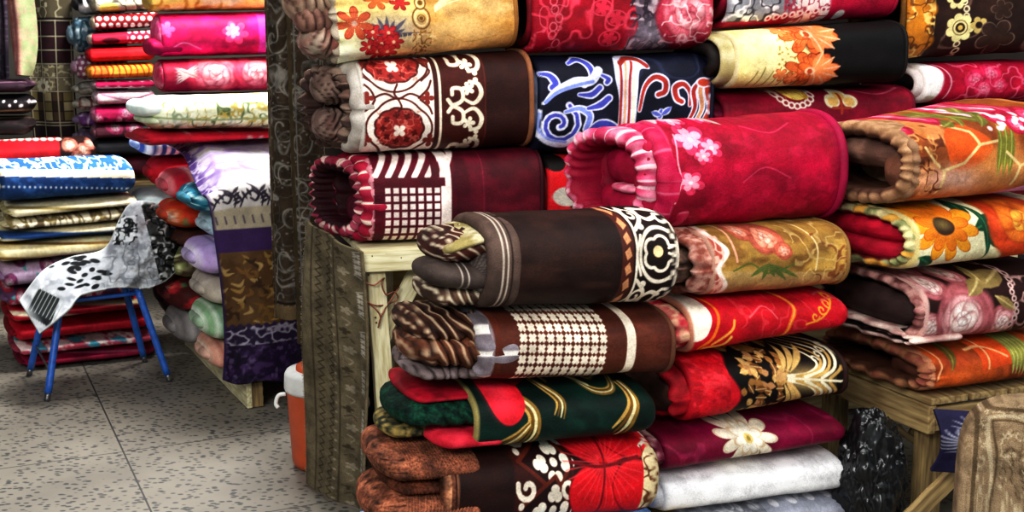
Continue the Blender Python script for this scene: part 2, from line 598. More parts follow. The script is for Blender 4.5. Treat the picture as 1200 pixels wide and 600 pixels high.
def blanket(name, label, plane, quad, D, paint, inner=(), hem=None, hem_r=0.007, off=0.0, n=2.8, th=0.03, group=None, base='#777777', inside='#2a1a18',
            dens=1.0, cat='blanket', disp=0.006, er=0.03, mat=None, ruff=None, lip=None, seed=None, skew=0.0, open_in=0.16, dfreq=7.0, hem_name='hem', flat=0.3, zb=None, bnose=0.0, bridge=None):
    """quad: the front face's corners (top left, top right, bottom right, bottom left) as bearings from where the photographer stood."""
    seed = len(BLANKETS) + 1 if seed is None else seed
    mat = mat or M_PLUSH
    (tlx, tly), (trx, try_), (brx, bry), (blx, bly) = quad
    mo = off + flat * D
    xl, xr = (tlx + blx) / 2, (trx + brx) / 2
    pl = plane.at(xl, (tly + bly) / 2, off); pr = plane.at(xr, (try_ + bry) / 2, off)
    zlt, zlb = plane.at(tlx, tly, mo)[2], plane.at(blx, bly, mo)[2]
    zrt, zrb = plane.at(trx, try_, mo)[2], plane.at(brx, bry, mo)[2]
    if zb is not None: zlb = zrb = zb
    A = np.array([pl[0], pl[1], zlb]); B = np.array([pr[0], pr[1], zrb])
    ax = B - A; L = np.linalg.norm(ax); ax /= L
    ay = np.array([-ax[1], ax[0], 0]); ay /= np.linalg.norm(ay)
    az = np.cross(ax, ay)
    O = A + ay * D / 2 + az * GAP / 2
    Mx = Matrix(((ax[0], ay[0], az[0], O[0]), (ax[1], ay[1], az[1], O[1]), (ax[2], ay[2], az[2], O[2]), (0, 0, 0, 1)))
    Hl, Hr = zlt - zlb - GAP, zrt - zrb - GAP
    Hf = lambda x: Hl + (Hr - Hl) * min(max(x / L, 0), 1)
    Hm = (Hl + Hr) / 2
    px = L / abs(xr - xl)                      # metres per pixel of the photograph's size
    ym = (tly + bly + try_ + bry) / 4
    delta = math.atan((ym - 50) / FPX)
    U = loop_samples(n, D, Hm, px / dens, delta)
    nx = max(14, int(L / px * dens))
    root = empty(name, Mx)
    tag(root, label, cat, group)
    V, F, reg = sleeve(0, L, D, Hf, th, U, nx, ruff=ruff, disp=disp, seed=seed, er=er, skew=skew, inner=open_in, dfreq=dfreq, nose=bnose, ridge=bridge)
    # design coordinates on the cloth
    Hx = Hl + (Hr - Hl) * np.clip(V[:, 0] / L, 0, 1)
    h = (V[:, 2] / Hx - .5) * Hm; y = V[:, 1]
    pu = U[:, 0] * D / 2 * math.sin(delta) + U[:, 1] * Hm / 2 * math.cos(delta)
    vv = np.clip((pu.max() - (h * math.cos(delta) + y * math.sin(delta))) / (pu.max() - pu.min()), 0, 1)
    uu = V[:, 0] / L
    cx = (tlx + (trx - tlx) * uu) * (1 - vv) + (blx + (brx - blx) * uu) * vv
    cyy = (tly + (try_ - tly) * uu) * (1 - vv) + (bly + (bry - bly) * uu) * vv
    p = Dye(cx, cyy, base, seed)
    if callable(paint): paint(p)
    else: p.fill(paint[0]); (len(paint) > 1 and p.mottle(18, 12, paint[1]))
    c = p.c
    fs = fbm(cx / 2.6, cyy / 2.6, V[:, 1] * 40, seed + 90, 2) - .5
    br = fbm(cx / 34, cyy / 15, V[:, 1] * 9, seed + 70, 3) - .5
    c *= np.clip(1 + .20 * fs + .40 * br, .6, 1.4)[:, None]
    c[reg == 0] = mtint(inside, np.array(hx(inside)) * .7, V[reg == 0], seed)  # shade of the open end painted in as a darker inside colour
    if lip is not None:
        k = (reg == 1) & (V[:, 0] < th * .45); c[k] = hx(lip)
    link('body', mesh_np(V, F, c), mat, root)
    # folds seen in the open end
    for k, q in enumerate(inner):
        q = dict(q)
        x0 = q.get('x', 0.0); dl = q.get('len', 0.16)
        Di, Hi = D * q['d'], Hm * q['h']
        Ui = loop_samples(q.get('n', 2.6), Di, Hi, px / dens * q.get('step', 1.6), 0.3, 1.5)
        Vi, Fi, ri = sleeve(x0, x0 + dl, Di, lambda x: Hi, min(q.get('th', th), Hi * .45), Ui, max(8, int(dl / px * dens / 1.6)), cy=q.get('cy', 0) * D, cz=Hl * q.get('cz', .5), cap=True,
                            inner=min(0.1, dl * .7), ruff=q.get('ruff'), disp=q.get('disp', .006), seed=seed * 7 + k, er=0.02, skew=q.get('skew', 0.0), nose=q.get('nose', 0.0), ridge=q.get('ridge'), bend=q.get('bend', 0.0))
        ci = mtint(q['c'], q.get('c2', hx(q['c']) * .75), Vi, seed + k, q.get('f', 26))
        if q.get('lines'):       # printed lines round the lip
            for lx, lw, lc in q['lines']:
                mk = np.clip(1.5 - np.abs(Vi[:, 0] - x0 - lx) / (lw / 2), 0, 1) * (ri > 0)
                ci += mk[:, None] * (hx(lc) - ci)
        if q.get('bars'):        # printed bars that run into the fold
            nb, bc, duty = q['bars']
            t = np.arctan2((Vi[:, 2] - Hl * q.get('cz', .5)) / Hi, (Vi[:, 1] - q.get('cy', 0) * D) / Di) / (2 * PI)
            mk = np.clip((np.sin(t * 2 * PI * nb + 6 * vnoise(t * 8, t * 0, seed)) - duty) * 6, 0, 1) * (ri > 0)
            ci += mk[:, None] * (hx(bc) - ci)
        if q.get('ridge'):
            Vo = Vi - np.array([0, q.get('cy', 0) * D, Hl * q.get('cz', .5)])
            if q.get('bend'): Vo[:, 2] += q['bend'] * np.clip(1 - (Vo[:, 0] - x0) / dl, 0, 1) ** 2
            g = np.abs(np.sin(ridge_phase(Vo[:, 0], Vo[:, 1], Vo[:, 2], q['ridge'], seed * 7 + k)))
            if q.get('valley_shade'): ci += (np.clip((q.get('vd', .45) - g) / .25, 0, 1) * .9)[:, None] * (hx(q['valley_shade']) - ci)  # crease shade painted into the valleys between ridges
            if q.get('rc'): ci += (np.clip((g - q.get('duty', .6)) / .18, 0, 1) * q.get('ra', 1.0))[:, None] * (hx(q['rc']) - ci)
        ci[ri == 0] = hx(q.get('in', inside)) if not q.get('lit') else ci[ri == 0]
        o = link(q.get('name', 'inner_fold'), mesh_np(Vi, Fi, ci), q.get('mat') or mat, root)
        if q.get('label'): o['label'] = q['label']
    if hem is not None:
        Uh = loop_samples(n, D, Hm, px * 2.5, delta, 2)
        me = ring_tube(Uh, D, Hr, L - er * .55, -0.004, hem_r, cz=Hr / 2)
        a = me.color_attributes.new('Col', 'FLOAT_COLOR', 'POINT')
        cc = np.ones((len(me.vertices), 4), np.float32); cc[:, :3] = lin(hx(hem)); a.data.foreach_set('color', cc.ravel())
        o = link(hem_name, me, mat, root)
    BLANKETS.append((name, L, Hl, Hr, A.round(3).tolist(), B.round(3).tolist(), zlt, zrt))
    return root


# ================================================================== the stall's big stacks
DENS = 1.35
PB = Plane(430, 3.92, 17)      # back row, on the painted table
PH = Plane(570, 3.10, 20)      # near stack
PG = Plane(800, 3.47, 20)      # stack to its right
PF = Plane(1095, 3.62, 22)     # stack on the raw wood table

ZT = PB.at(434, 289, .05)[2]


def scroll(p, pts, w, col, taper=(1, 1), halo=None, hw=2):
    if halo: p.line(pts, w + 2 * hw, halo, True, taper)
    p.line(pts, w, col, True, taper)


# ---------------------------------------------------------------- back row, first stack
def pat_golden(p):
    p.fill('#cf9850'); p.mottle(60, 40, '#e4ba7c', .8, .4, .65); p.mottle(30, 14, '#b97a2e', .5, .55, .75, 4)
    m = np.clip((500 - p.x + 12 * np.sin(p.y / 7)) / 26, 0, 1); p.mix(m, '#f0cd82')
    p.mottle(34, 22, '#f7efae', .9, .5, .6, 8) if False else None
    p.disc(405, 52, 42, '#f5f0b8', 26, soft=22); p.disc(405, 66, 40, '#efe9cd', 12, soft=10)
    p.disc(440, 10, 40, '#f2d07c', 20, soft=16)
    p.disc(458, 34, 30, '#a79c94', 16, soft=14, amt=.9)
    for a in range(-150, 10, 20):
        r = 24 + 6 * math.sin(a * 3)
        p.leaf(455, 42, 455 + r * math.cos(math.radians(a)) * 1.25, 42 + r * math.sin(math.radians(a)), 5, '#5c5661')
    for q in ((438, 36), (456, 37), (448, 50), (462, 48), (434, 54), (444, 60), (456, 60)):
        p.petals(*q, 12, 6, '#b8232b', q[0] * 7, .35, .85, '#6d0f16', 1, veins='#ef6a55'); p.disc(*q, 2, '#f0c9a0')
    p.petals(418, 26, 23, 7, '#c2502f', 15, .2, .9, '#7a1d18', 1.2, veins='#f2a06a'); p.disc(418, 26, 3.4, '#caa08c')
    p.petals(446, -2, 16, 6, '#c4632f', 5, .3, .8, '#7a2a18', 1); p.petals(472, 2, 12, 6, '#b22a25', 5, .3, .8, '#6d0f16', 1)
    p.petals(385, 14, 15, 6, '#c47a45', 0, .3, .9, '#7f4a2e', 1)
    for q, s in (((495, 20), 10), ((495, 2), 6)):
        p.ring(q[0], q[1], s, 1.6, '#6e4a1e', s * 1.25); p.ring(q[0], q[1], s * .72, 1.4, '#f3d69c', s * .9); p.disc(q[0], q[1], 2.4, '#6e4a1e'); p.ring(q[0], q[1], s * .4, 1.2, '#6e4a1e')
    p.filigree(7, .07, '#8d5f28', 3, box=(484, 34, 506, 75)); p.filigree(6, .06, '#f3d69c', 9, box=(470, 38, 512, 75), amt=.8)
    for k in range(7):
        p.line([(512, 12 - k), (530 + 3 * k, 2 - 5 * k), (560, -6 - 6 * k)], 1.2, '#f6dfae')
    p.line([(525, 40), (550, 48), (585, 40)], 1.2, '#b9842f', amt=.6)


blanket('rolled_blanket', 'golden tan plush blanket with red and grey flowers, above the cream medallion blanket', PB,
        ((395, -44), (614, -52), (613, 56), (395, 76)), .40, pat_golden, n=3.2, hem='#9c6a33', hem_r=.009, dens=DENS, group='blankets stacked on the painted table', inside='#6b5a4c', lip='#a89a88',
        ruff=(17, .010, .012, .035),
        inner=[dict(d=.92, h=.48, cz=.68, x=-.13, len=.26, c='#b59c86', c2='#8d6f5e', nose=.07, ridge=(.03, .018, .5), valley_shade='#5d4238', f=18),
               dict(d=.90, h=.38, cz=.25, x=-.095, len=.24, c='#b3a593', c2='#8f5a50', nose=.06, ridge=(.034, .018, -.6), valley_shade='#5d4238', f=18),
               dict(d=.5, h=.3, cz=.46, cy=-.2, x=-.11, len=.2, c='#8d6a5c', c2='#6d4a40', nose=.05, ridge=(.03, .012, .2), valley_shade='#4a3028')])


def medallion(p, cx, cy, rx, ry, half=0):
    pts = []
    for k in range(9):
        a = PI * k / 8
        pts.append((cx - rx * math.cos(a), cy - ry * math.sin(a) * (1.0 if k % 2 else .88)))
    lo = [(cx + rx * .8, cy + ry * .5), (cx, cy + ry * .75), (cx - rx * .8, cy + ry * .5)]
    return pts + lo


def pat_medallion(p):
    p.fill('#2f130f'); p.mottle(40, 26, '#3d1a14', .8)
    BR, CR = '#4a1511', '#f0e2d4'
    p.box(424, 50, 508, 200, CR)
    # red medallions with scalloped edges inside brown cartouche lines
    for cx, cy, rx, ry in ((467, 151, 25, 21), (463, 76, 27, 20)):
        lob = lambda k, n, f, g: [(cx + k * rx * (1 + g * abs(math.cos(n * a / 2))) * math.cos(a), cy + k * ry * f * (1 + g * abs(math.cos(n * a / 2))) * math.sin(a)) for a in [2 * PI * t / 60 for t in range(60)]]
        p.line(lob(1.36, 4, 1.08, .12), 2.4, BR, False, closed=True)
        p.poly(lob(1.12, 11, 1, .07), '#4a1511'); p.poly(lob(1.02, 11, 1, .07), '#8f2420')
        p.filigree(6, .06, '#c86a5c', 4, box=(cx - rx, cy - ry, cx + rx, cy + ry), amt=.8)
        p.petals(cx, cy + 3, 8, 4, '#f0dccb', 45, .3)
        for a in range(20, 340, 40): p.petals(cx + .74 * rx * math.cos(math.radians(a)), cy + .74 * ry * math.sin(math.radians(a)), 4, 4, '#5a0f0d', a, .4)
    # lattice lines
    for x0, y0, x1, y1 in ((424, 96, 440, 116), (505, 96, 490, 116), (424, 134, 440, 118), (505, 134, 492, 118)):
        p.line([(x0, y0), ((x0 + x1) / 2 + 3, (y0 + y1) / 2), (x1, y1)], 2.6, BR)
    p.line([(438, 116), (452, 111), (466, 117), (480, 111), (494, 116)], 2.6, BR); p.line([(466, 100), (462, 110), (466, 117), (470, 126), (466, 132)], 2.4, BR)
    for q in ((431, 116), (500, 116), (430, 72), (500, 72), (428, 165), (503, 165)):
        p.petals(*q, 8, 4, '#7c2a22', 0, .3)
    p.line([(425, 60), (440, 70), (428, 84), (436, 96)], 2.2, BR); p.line([(504, 60), (492, 70), (505, 84), (494, 96)], 2.2, BR)
    # border lines
    p.vband(426, 4, '#3a1210'); p.vband(510, 4, '#3a1210'); p.vband(515, 3, '#e8d5bd'); p.vband(519, 2.5, '#45150f')
    p.box(521, 50, 566, 200, '#43150f')
    W = '#efe3c8'
    for cy in (74, 108, 142, 174):
        s = 1 if cy in (74, 142) else -1
        scroll(p, [(524, cy - 10 * s), (530, cy - 16 * s), (541, cy - 10 * s), (540, cy + 2 * s), (530, cy + 3 * s), (529, cy - 4 * s)], 4.6, W)
        scroll(p, [(541, cy - 8 * s), (554, cy - 14 * s), (563, cy - 4 * s), (560, cy + 8 * s), (550, cy + 11 * s)], 5.2, W, (.6, 1.1, .8))
        p.petals(548, cy + 3 * s, 8, 5, W, cy, .3); p.disc(557, cy + 13 * s, 3, W)
    p.vband(568, 2, '#5d2018')


blanket('rolled_blanket', 'dark brown blanket with cream and red medallion panel, under the golden flowered blanket', PB,
        ((424, 70), (630, 57), (630, 172), (424, 181)), .40, pat_medallion, n=3.2, hem='#8a5a3c', hem_r=.010, dens=DENS, group='blankets stacked on the painted table', inside='#3b2722', lip='#cfc8bd',
        inner=[dict(d=.99, h=.97, cz=.5, x=-.045, len=.12, c='#cbc4ba', c2='#a9a096', th=.06, skew=-.12, ruff=(8, .004, .01, .05), name='lining_fold', label='pale grey lining fold'),
               dict(d=.90, h=.84, cz=.5, cy=.06, x=-.085, len=.22, c='#6d5248', c2='#94806f', th=.035, skew=-.28, ruff=(19, .012, .022, .05), bars=(19, '#3a2822', .5)),
               dict(d=.80, h=.36, cz=.72, cy=.16, x=-.125, len=.26, c='#8d776a', c2='#6a5248', nose=.05, ridge=(.024, .016, .7), valley_shade='#3a2822'),
               dict(d=.80, h=.36, cz=.28, cy=.17, x=-.125, len=.26, c='#8a7468', c2='#654a42', nose=.05, ridge=(.024, .016, -.7), valley_shade='#3a2822'),
               dict(d=.52, h=.30, cz=.52, cy=-.04, x=-.04, len=.12, c='#4a352f', c2='#6a5248', nose=.04, ridge=(.02, .010, .5), valley_shade='#241714')])


def pat_maroon_grid(p):
    p.fill('#4d0717'); p.mottle(46, 22, '#610b20', .8); p.mottle(20, 60, '#3b0511', .6, .5, .7, 5)
    W = '#f0dfd6'
    p.vband(521, 12, W)
    for k in range(6):
        x = 440 + 15 * k
        p.line([(x, 213), (x + 26, 170)], 6.5, W, False)
    p.box(420, 214, 520, 224, '#4d0717'); p.box(505, 160, 514, 214, '#4d0717')
    for j in range(7):
        for i in range(7):
            x, y = 454 + 9.4 * i, 229 + 9.3 * j
            p.box(x - 3.1, y - 3.2, x + 3.1, y + 3.2, W)
    p.vband(565, 1.4, '#73152c')


blanket('rolled_blanket', 'maroon blanket with white stripes and small white squares, lowest on the painted table', PB,
        ((434, 181), (642, 168), (640, 283), (434, 288)), .42, pat_maroon_grid, n=3.2, zb=ZT, hem='#3b0a14', dens=DENS, group='blankets stacked on the painted table', inside='#2a060e', lip='#c9818c',
        ruff=(23, .004, .006, .02),
        inner=[dict(d=.99, h=.97, cz=.5, x=-.04, len=.10, c='#b01a3c', c2='#8a1230', th=.04, skew=-.10, ruff=(17, .006, .012, .04), bars=(17, '#ecd2c2', .74), name='stitched_edge', label='crimson edge with cream stitches'),
               dict(d=.92, h=.88, cz=.5, cy=.07, x=-.085, len=.2, c='#8a1c34', c2='#a14258', th=.04, skew=-.30, ruff=(25, .008, .014, .04), bars=(25, '#e0bdb4', .6)),
               dict(d=.70, h=.34, cz=.70, cy=.0, x=-.03, len=.14, c='#3d0812', c2='#5a0f1f', nose=.04), dict(d=.70, h=.34, cz=.34, cy=.0, x=-.04, len=.14, c='#45091a', c2='#5f1226', nose=.04)])


# ---------------------------------------------------------------- back row, second stack
def pat_crimson_peony(p):
    p.fill('#8f061e'); p.mottle(50, 34, '#b00a28', .9); p.mottle(20, 20, '#7d0719', .7, .5, .7, 3)
    p.filigree(26, .035, '#d9435a', 2, amt=.8, box=(615, -60, 745, 62)); p.filigree(16, .03, '#e07080', 7, amt=.6, box=(630, -60, 670, 62))
    for k in range(9):
        p.ring(652 + 4 * math.sin(k * 2), -20 + 10 * k, 4, 1.2, '#d76a78', 5)
    for q in ((722, 20), (716, 44), (705, 8), (620, 50)): p.ring(*q, 12, 1.4, '#d23b55', 9); p.petals(*q, 9, 5, '#c92743', 0, .4)
    g = [(745, -60), (742, 0), (748, 30), (738, 62), (800, 62), (778, 30), (776, 0), (790, -60)]
    p.poly(g, '#5b4a58'); p.filigree(13, .09, '#b9a7ad', 5, box=(738, -60, 790, 62)); p.filigree(9, .06, '#2c222d', 6, box=(738, -60, 790, 62))
    p.disc(765, 40, 22, '#8b8893', 16, soft=10, amt=.7)
    p.rose(808, 14, 40, ('#b03048', '#d9707f', '#eaa0a6', '#cc6a78'), 8, .95, 4, '#6a0f1e')
    p.filigree(11, .05, '#f6cfcf', 5, box=(775, -20, 842, 50), amt=.8)
    p.filigree(9, .05, '#e6b9b9', 8, box=(785, 40, 835, 62), amt=.7)


blanket('rolled_blanket', 'crimson blanket with a grey streak and pink peony, above the navy scroll blanket', PB,
        ((622, -38), (842, -52), (840, 58), (630, 65)), .42, pat_crimson_peony, n=3.6, dens=DENS, group='blankets in the back row', base='#a30a24',
        inner=[dict(d=.9, h=.8, x=-.01, c='#8a1024')])


def pat_navy_scroll(p):
    p.fill('#0b0e1f'); p.mottle(40, 20, '#181c34', .8); p.filigree(40, .03, '#2c3350', 3, amt=.6, box=(720, 55, 850, 95))
    W, B, R = '#d9dcf0', '#4348a8', '#9b2c22'

    def sc(pts, w, col=B, t=(.5, 1, .9)):
        p.line(pts, w + 4, W, True, t); p.line(pts, w, col, True, t)
    sc([(668, 76), (680, 71), (690, 78), (692, 92), (682, 100)], 6)
    sc([(634, 88), (644, 90), (650, 99), (646, 104)], 7)
    sc([(700, 88), (710, 94), (708, 98)], 5)
    p.line([(636, 122), (650, 108), (672, 98), (690, 96), (700, 84)], 12, W, True, (.3, 1, .8)); p.line([(638, 121), (652, 109), (674, 101), (692, 97)], 4, '#7b8cd6', True)
    p.spiral(652, 146, 25, 4, -60, 1.35, 8.5, W); p.spiral(652, 146, 25, 4, -58, 1.3, 4.2, B)
    p.line([(630, 132), (628, 152), (640, 166), (662, 170), (676, 158)], 7, W, True); p.line([(631, 134), (630, 151), (641, 163), (662, 167)], 3, '#8ea0e4', True)
    sc([(660, 132), (676, 128), (688, 136), (684, 152)], 6, '#7788d8')
    sc([(676, 112), (690, 112), (700, 104)], 6); sc([(686, 128), (700, 124), (710, 116)], 7)
    sc([(684, 158), (700, 146), (716, 150), (718, 160)], 9)
    # tall plume
    p.poly([(720, 160), (722, 120), (718, 92), (722, 70), (738, 66), (754, 70), (760, 82), (748, 84), (744, 110), (742, 150), (744, 170), (720, 172)], W, smooth=True)
    for k, xx in enumerate((724, 729, 734, 739)):
        p.line([(xx - 1, 165), (xx, 130), (xx + 1, 95), (xx + 3 + 2 * k, 74)], 3, (R, '#d9a27c', R, '#efe0c0')[k], True)
    p.line([(727, 76), (736, 70), (748, 71), (757, 79)], 5, R, True)
    sc([(746, 130), (752, 104), (764, 92), (776, 96), (776, 108), (768, 112)], 6, R)
    sc([(806, 124), (806, 110), (798, 100), (788, 104), (790, 116), (796, 120)], 6, R)
    for k in range(3):
        sc([(800 + 9 * k, 150), (812 + 9 * k, 128), (810 + 8 * k, 108), (816 + 5 * k, 99)], 5, (R, '#c98b62', '#b23a22')[k])
    p.disc(822, 98, 9, W, 6); p.disc(822, 98, 7, '#b23a22', 4.5)
    for q in ((772, 128), (768, 138), (784, 126), (760, 132)): p.leaf(772, 136, *q, 8, W); p.leaf(772, 136, *q, 5, '#5660bb')


blanket('rolled_blanket', 'navy blanket with white, blue and rust scrollwork, behind the rose-printed crimson roll', PB,
        ((633, 64), (842, 60), (842, 178), (628, 180)), .42, pat_navy_scroll, n=3.6, hem='#15182c', dens=DENS, group='blankets in the back row', inside='#0b0e1f', er=.05,
        inner=[dict(d=.9, h=.8, x=-.01, c='#7d84a0')])


def pat_red_dots(p):
    p.fill('#c3121c'); p.mottle(30, 20, '#d81f24', .7)
    for x in range(654, 860, 44):
        for k, y in enumerate((196, 244)):
            p.disc(x + 22 * k, y, 13, '#0d0606', 13)
    p.disc(664, 240, 17, '#b9b3a6', 12)


blanket('rolled_blanket', 'bright red blanket with big black dots, wedged low behind the rose-printed crimson roll', PB,
        ((646, 178), (842, 176), (842, 285), (640, 285)), .42, pat_red_dots, n=3.6, zb=ZT, dens=DENS * .8, group='blankets in the back row', inside='#5c0a0c',
        inner=[dict(d=.9, h=.8, x=-.01, c='#8d1015')])


# ---------------------------------------------------------------- back row, third stack
def pat_silver_crimson(p):
    p.fill('#a30d33'); p.mottle(40, 16, '#c01540', .8)
    p.poly([(850, -60), (930, -60), (950, 0), (940, 12), (905, 22), (850, 24)], '#8c8f96'); p.filigree(12, .08, '#e3dfe0', 3, box=(850, -60, 945, 24)); p.filigree(10, .06, '#3b3c44', 6, box=(850, -60, 940, 24))
    p.box(935, -60, 975, 40, '#e9dcd8'); p.filigree(7, .07, '#a23a52', 4, box=(920, -60, 975, 40))
    for k in range(8): p.disc(905 + 9 * k, 20 - 1.5 * k, 4, '#eadfdc'); p.disc(905 + 9 * k, 20 - 1.5 * k, 1.6, '#a30d33')
    p.disc(990, 16, 6, '#efe6e2')


blanket('rolled_blanket', 'crimson blanket with silver and white lace print, above the black blanket with orange flowers', PB,
        ((858, -62), (1060, -66), (1060, 22), (856, 36)), .42, pat_silver_crimson, n=3.6, hem='#a01238', dens=DENS, group='blankets in the back row', inside='#5c0a1c',
        inner=[dict(d=.9, h=.8, x=-.01, c='#8d1030')])


def pat_black_orange(p):
    p.fill('#0d0b0b'); p.mottle(30, 20, '#1b1717', .6)
    m = np.clip((948 + 10 * np.sin(p.y / 9) - p.x) / 8, 0, 1); p.mix(m, '#ecd98a')
    p.disc(905, 60, 30, '#f0e6a8', 36, soft=20); p.mix(np.clip((p.x - 950 - 8 * np.sin(p.y / 9)) / 6, 0, 1), '#0d0b0b')
    for k in range(40):
        a, b = RNG.rand(2); p.disc(912 + 26 * a, 42 + 44 * b, 1.2, '#a98f45')
    for k in range(5): p.line([(880 + 9 * k, 100), (888 + 9 * k, 84 - 5 * (k % 2))], 1.2, '#8b7a3a')
    for cx, cy, r in ((945, 40, 26), (958, 38, 22), (946, 84, 25), (958, 82, 22)):
        p.petals(cx, cy, r * 1.15, 7, '#d9662a', cy * 3, .34, .85, '#8a2c10', 1.3, veins='#f0a56a')
    for cx, cy in ((952, 40), (952, 84)):
        for a in range(-70, 80, 28):
            p.leaf(cx, cy, cx + 32 * math.cos(math.radians(a)), cy + 25 * math.sin(math.radians(a)), 12, '#e98a52', '#f5c39c')
        p.disc(cx - 4, cy, 6, '#f0c29a', 5); p.disc(cx - 4, cy, 3, '#b5481c')
    p.filigree(9, .05, '#a8401b', 3, box=(925, 28, 950, 100), amt=.7)
    for q in ((920, 36), (928, 92), (915, 88)): p.petals(*q, 9, 5, '#e6884e', 20, .3, .9, '#b04d20', 1)


blanket('rolled_blanket', 'black blanket with cream left side and orange flowers, in the back row', PB,
        ((866, 35), (1070, 22), (1070, 98), (862, 106)), .42, pat_black_orange, n=3.4, off=-.09, hem='#1a1614', dens=DENS, group='blankets in the back row', inside='#0d0a09', lip='#d9cd9f', er=.04,
        inner=[dict(d=.94, h=.86, x=-.05, c='#cfc79c', c2='#b5a873', th=.025), dict(d=.8, h=.6, x=-.08, len=.2, c='#120e0d', c2='#241c19', th=.04), dict(d=.3, h=.16, cz=.45, x=-.06, len=.1, c='#8f7f4c', th=.01)])


def pat_burg_yellow(p):
    p.fill('#7d0a26'); p.mottle(36, 14, '#96102f', .8)
    p.line([(1000, 106), (1030, 112), (1062, 104)], 1.2, '#c05468')
    for k in range(11):
        a = PI * k / 10; p.disc(932 - 21 * math.cos(a), 106 + 20 * math.sin(a), 4.2, '#ece0cf'); p.disc(932 - 21 * math.cos(a), 106 + 20 * math.sin(a), 2.2, '#8a2032')
    p.disc(934, 108, 14, '#ecd76c', 11); p.filigree(6, .06, '#b8902c', 3, box=(920, 98, 948, 118))
    for a in (-90, 200, -20): p.disc(984 + 11 * math.cos(math.radians(a)), 124 + 11 * math.sin(math.radians(a)), 9, '#efe2b8', 8)
    for a in (-90, 200, -20): p.disc(984 + 10 * math.cos(math.radians(a)), 124 + 10 * math.sin(math.radians(a)), 6, '#e8b96a', 5)
    p.line([(984, 112), (984, 134)], 3, '#a83a1e'); p.line([(974, 128), (994, 128)], 3, '#a83a1e')
    p.line([(900, 99), (915, 104), (915, 112)], 4, '#e9dcd0')


blanket('rolled_blanket', 'burgundy blanket with yellow trefoil motifs, under the black blanket with orange flowers', PB,
        ((850, 106), (1076, 98), (1076, 168), (850, 176)), .42, pat_burg_yellow, n=3.6, hem='#6a0c22', dens=DENS, group='blankets in the back row', inside='#4a0616',
        inner=[dict(d=.9, h=.8, x=-.03, c='#7a1030', ruff=(13, .006, .01, .05))])
blanket('rolled_blanket', 'plain wine red blanket hidden low in the back row, below the burgundy trefoil blanket', PB,
        ((850, 176), (1076, 168), (1076, 262), (850, 274)), .42, ('#6a1024', '#551020'), zb=ZT, dens=.2, group='blankets in the back row', inner=[dict(d=.9, h=.8, x=-.01, c='#5a1024')])


# ---------------------------------------------------------------- back row, fourth stack
def pat_brown_gold(p):
    p.fill('#2a1712'); p.mottle(40, 24, '#3a221a', .8)
    m = np.clip((1098 + 4 * np.sin(p.y / 6) - p.x) / 4, 0, 1); p.mix(m, '#c47a1f')
    p.filigree(15, .06, '#f0c873', 4, box=(1068, -60, 1098, 75)); p.filigree(9, .05, '#6d3a10', 8, box=(1068, -60, 1098, 75))
    p.filigree(34, .03, '#6b5145', 3, box=(1108, -60, 1240, 75), amt=.9)
    for k in range(14):
        y = -40 + 8.2 * k; p.ring(1131 + 4 * math.sin(y / 9), y, 3.2, 1.8, '#e8dcb0')
    p.petals(1128, 31, 17, 7, '#efdf9c', 0, .72); p.disc(1128, 31, 9, '#2a1712'); p.ring(1128, 31, 7, 2.4, '#efdf9c'); p.disc(1128, 31, 3, '#d8b45a')
    p.petals(1150, 28, 10, 5, '#cdb36c', 30, .6); p.disc(1150, 28, 4, '#2a1712')
    p.petals(1172, 42, 24, 5, '#3a241c', 10, .5, .9, '#7d6455', 1.4); p.petals(1176, 10, 14, 5, '#3a241c', 40, .5, .9, '#6d5547', 1.2)
    p.petals(1122, -2, 12, 6, '#efdf9c', 0, .6); p.disc(1122, -2, 5, '#2a1712')


blanket('rolled_blanket', 'dark brown blanket with gold border and cream chain flowers, at right end of back row', PB,
        ((1066, -48), (1240, -64), (1240, 62), (1070, 72)), .42, pat_brown_gold, n=3.6, dens=DENS, group='blankets in the back row', inside='#5b3510',
        inner=[dict(d=.9, h=.8, x=-.01, c='#7d5320')])


def pat_white_edge(p):
    p.fill('#98062a'); p.mottle(30, 16, '#b50a34', .8); p.mottle(14, 10, '#7d0722', .6, .55, .7, 5)
    for cx, cy, r in ((1142, 94, 13), (1160, 86, 12), (1152, 104, 12), (1170, 100, 10)): p.rose(cx, cy, r, ('#c91c4c', '#e0567a', '#eb8aa0'), 6, .9, int(cx), '#77061f')
    p.filigree(12, .05, '#e4718c', 3, box=(1112, 74, 1240, 122), amt=.7)
    m = np.clip((1100 + 7 * np.sin((p.y - 70) / 14) - p.x) / 3, 0, 1); p.mix(m, '#f0e9e4'); p.line([(1106, 76), (1114, 96), (1108, 116)], 1.6, '#e6a7b4')
    p.disc(1080, 92, 8, '#b8152c', 10); p.disc(1092, 116, 6, '#c9b9a4', 3)


blanket('rolled_blanket', 'crimson rose blanket with a white left edge, above the large orange and brown floral blanket', PB,
        ((1086, 73), (1240, 68), (1240, 120), (1084, 122)), .42, pat_white_edge, n=3.6, dens=DENS, group='blankets in the back row', inside='#4a0616', lip='#efe8e2',
        inner=[dict(d=.93, h=.86, x=-.03, c='#f0e9e3', c2='#d9c9c6', th=.03, label='white fleecy lining fold')])
blanket('rolled_blanket', 'deep red blanket hidden low at the right end of the back row', PB,
        ((1084, 122), (1240, 120), (1240, 235), (1084, 245)), .42, ('#7a1024', '#5c0c1a'), zb=ZT, dens=.2, group='blankets in the back row', inner=[dict(d=.9, h=.8, x=-.01, c='#5a1024')])


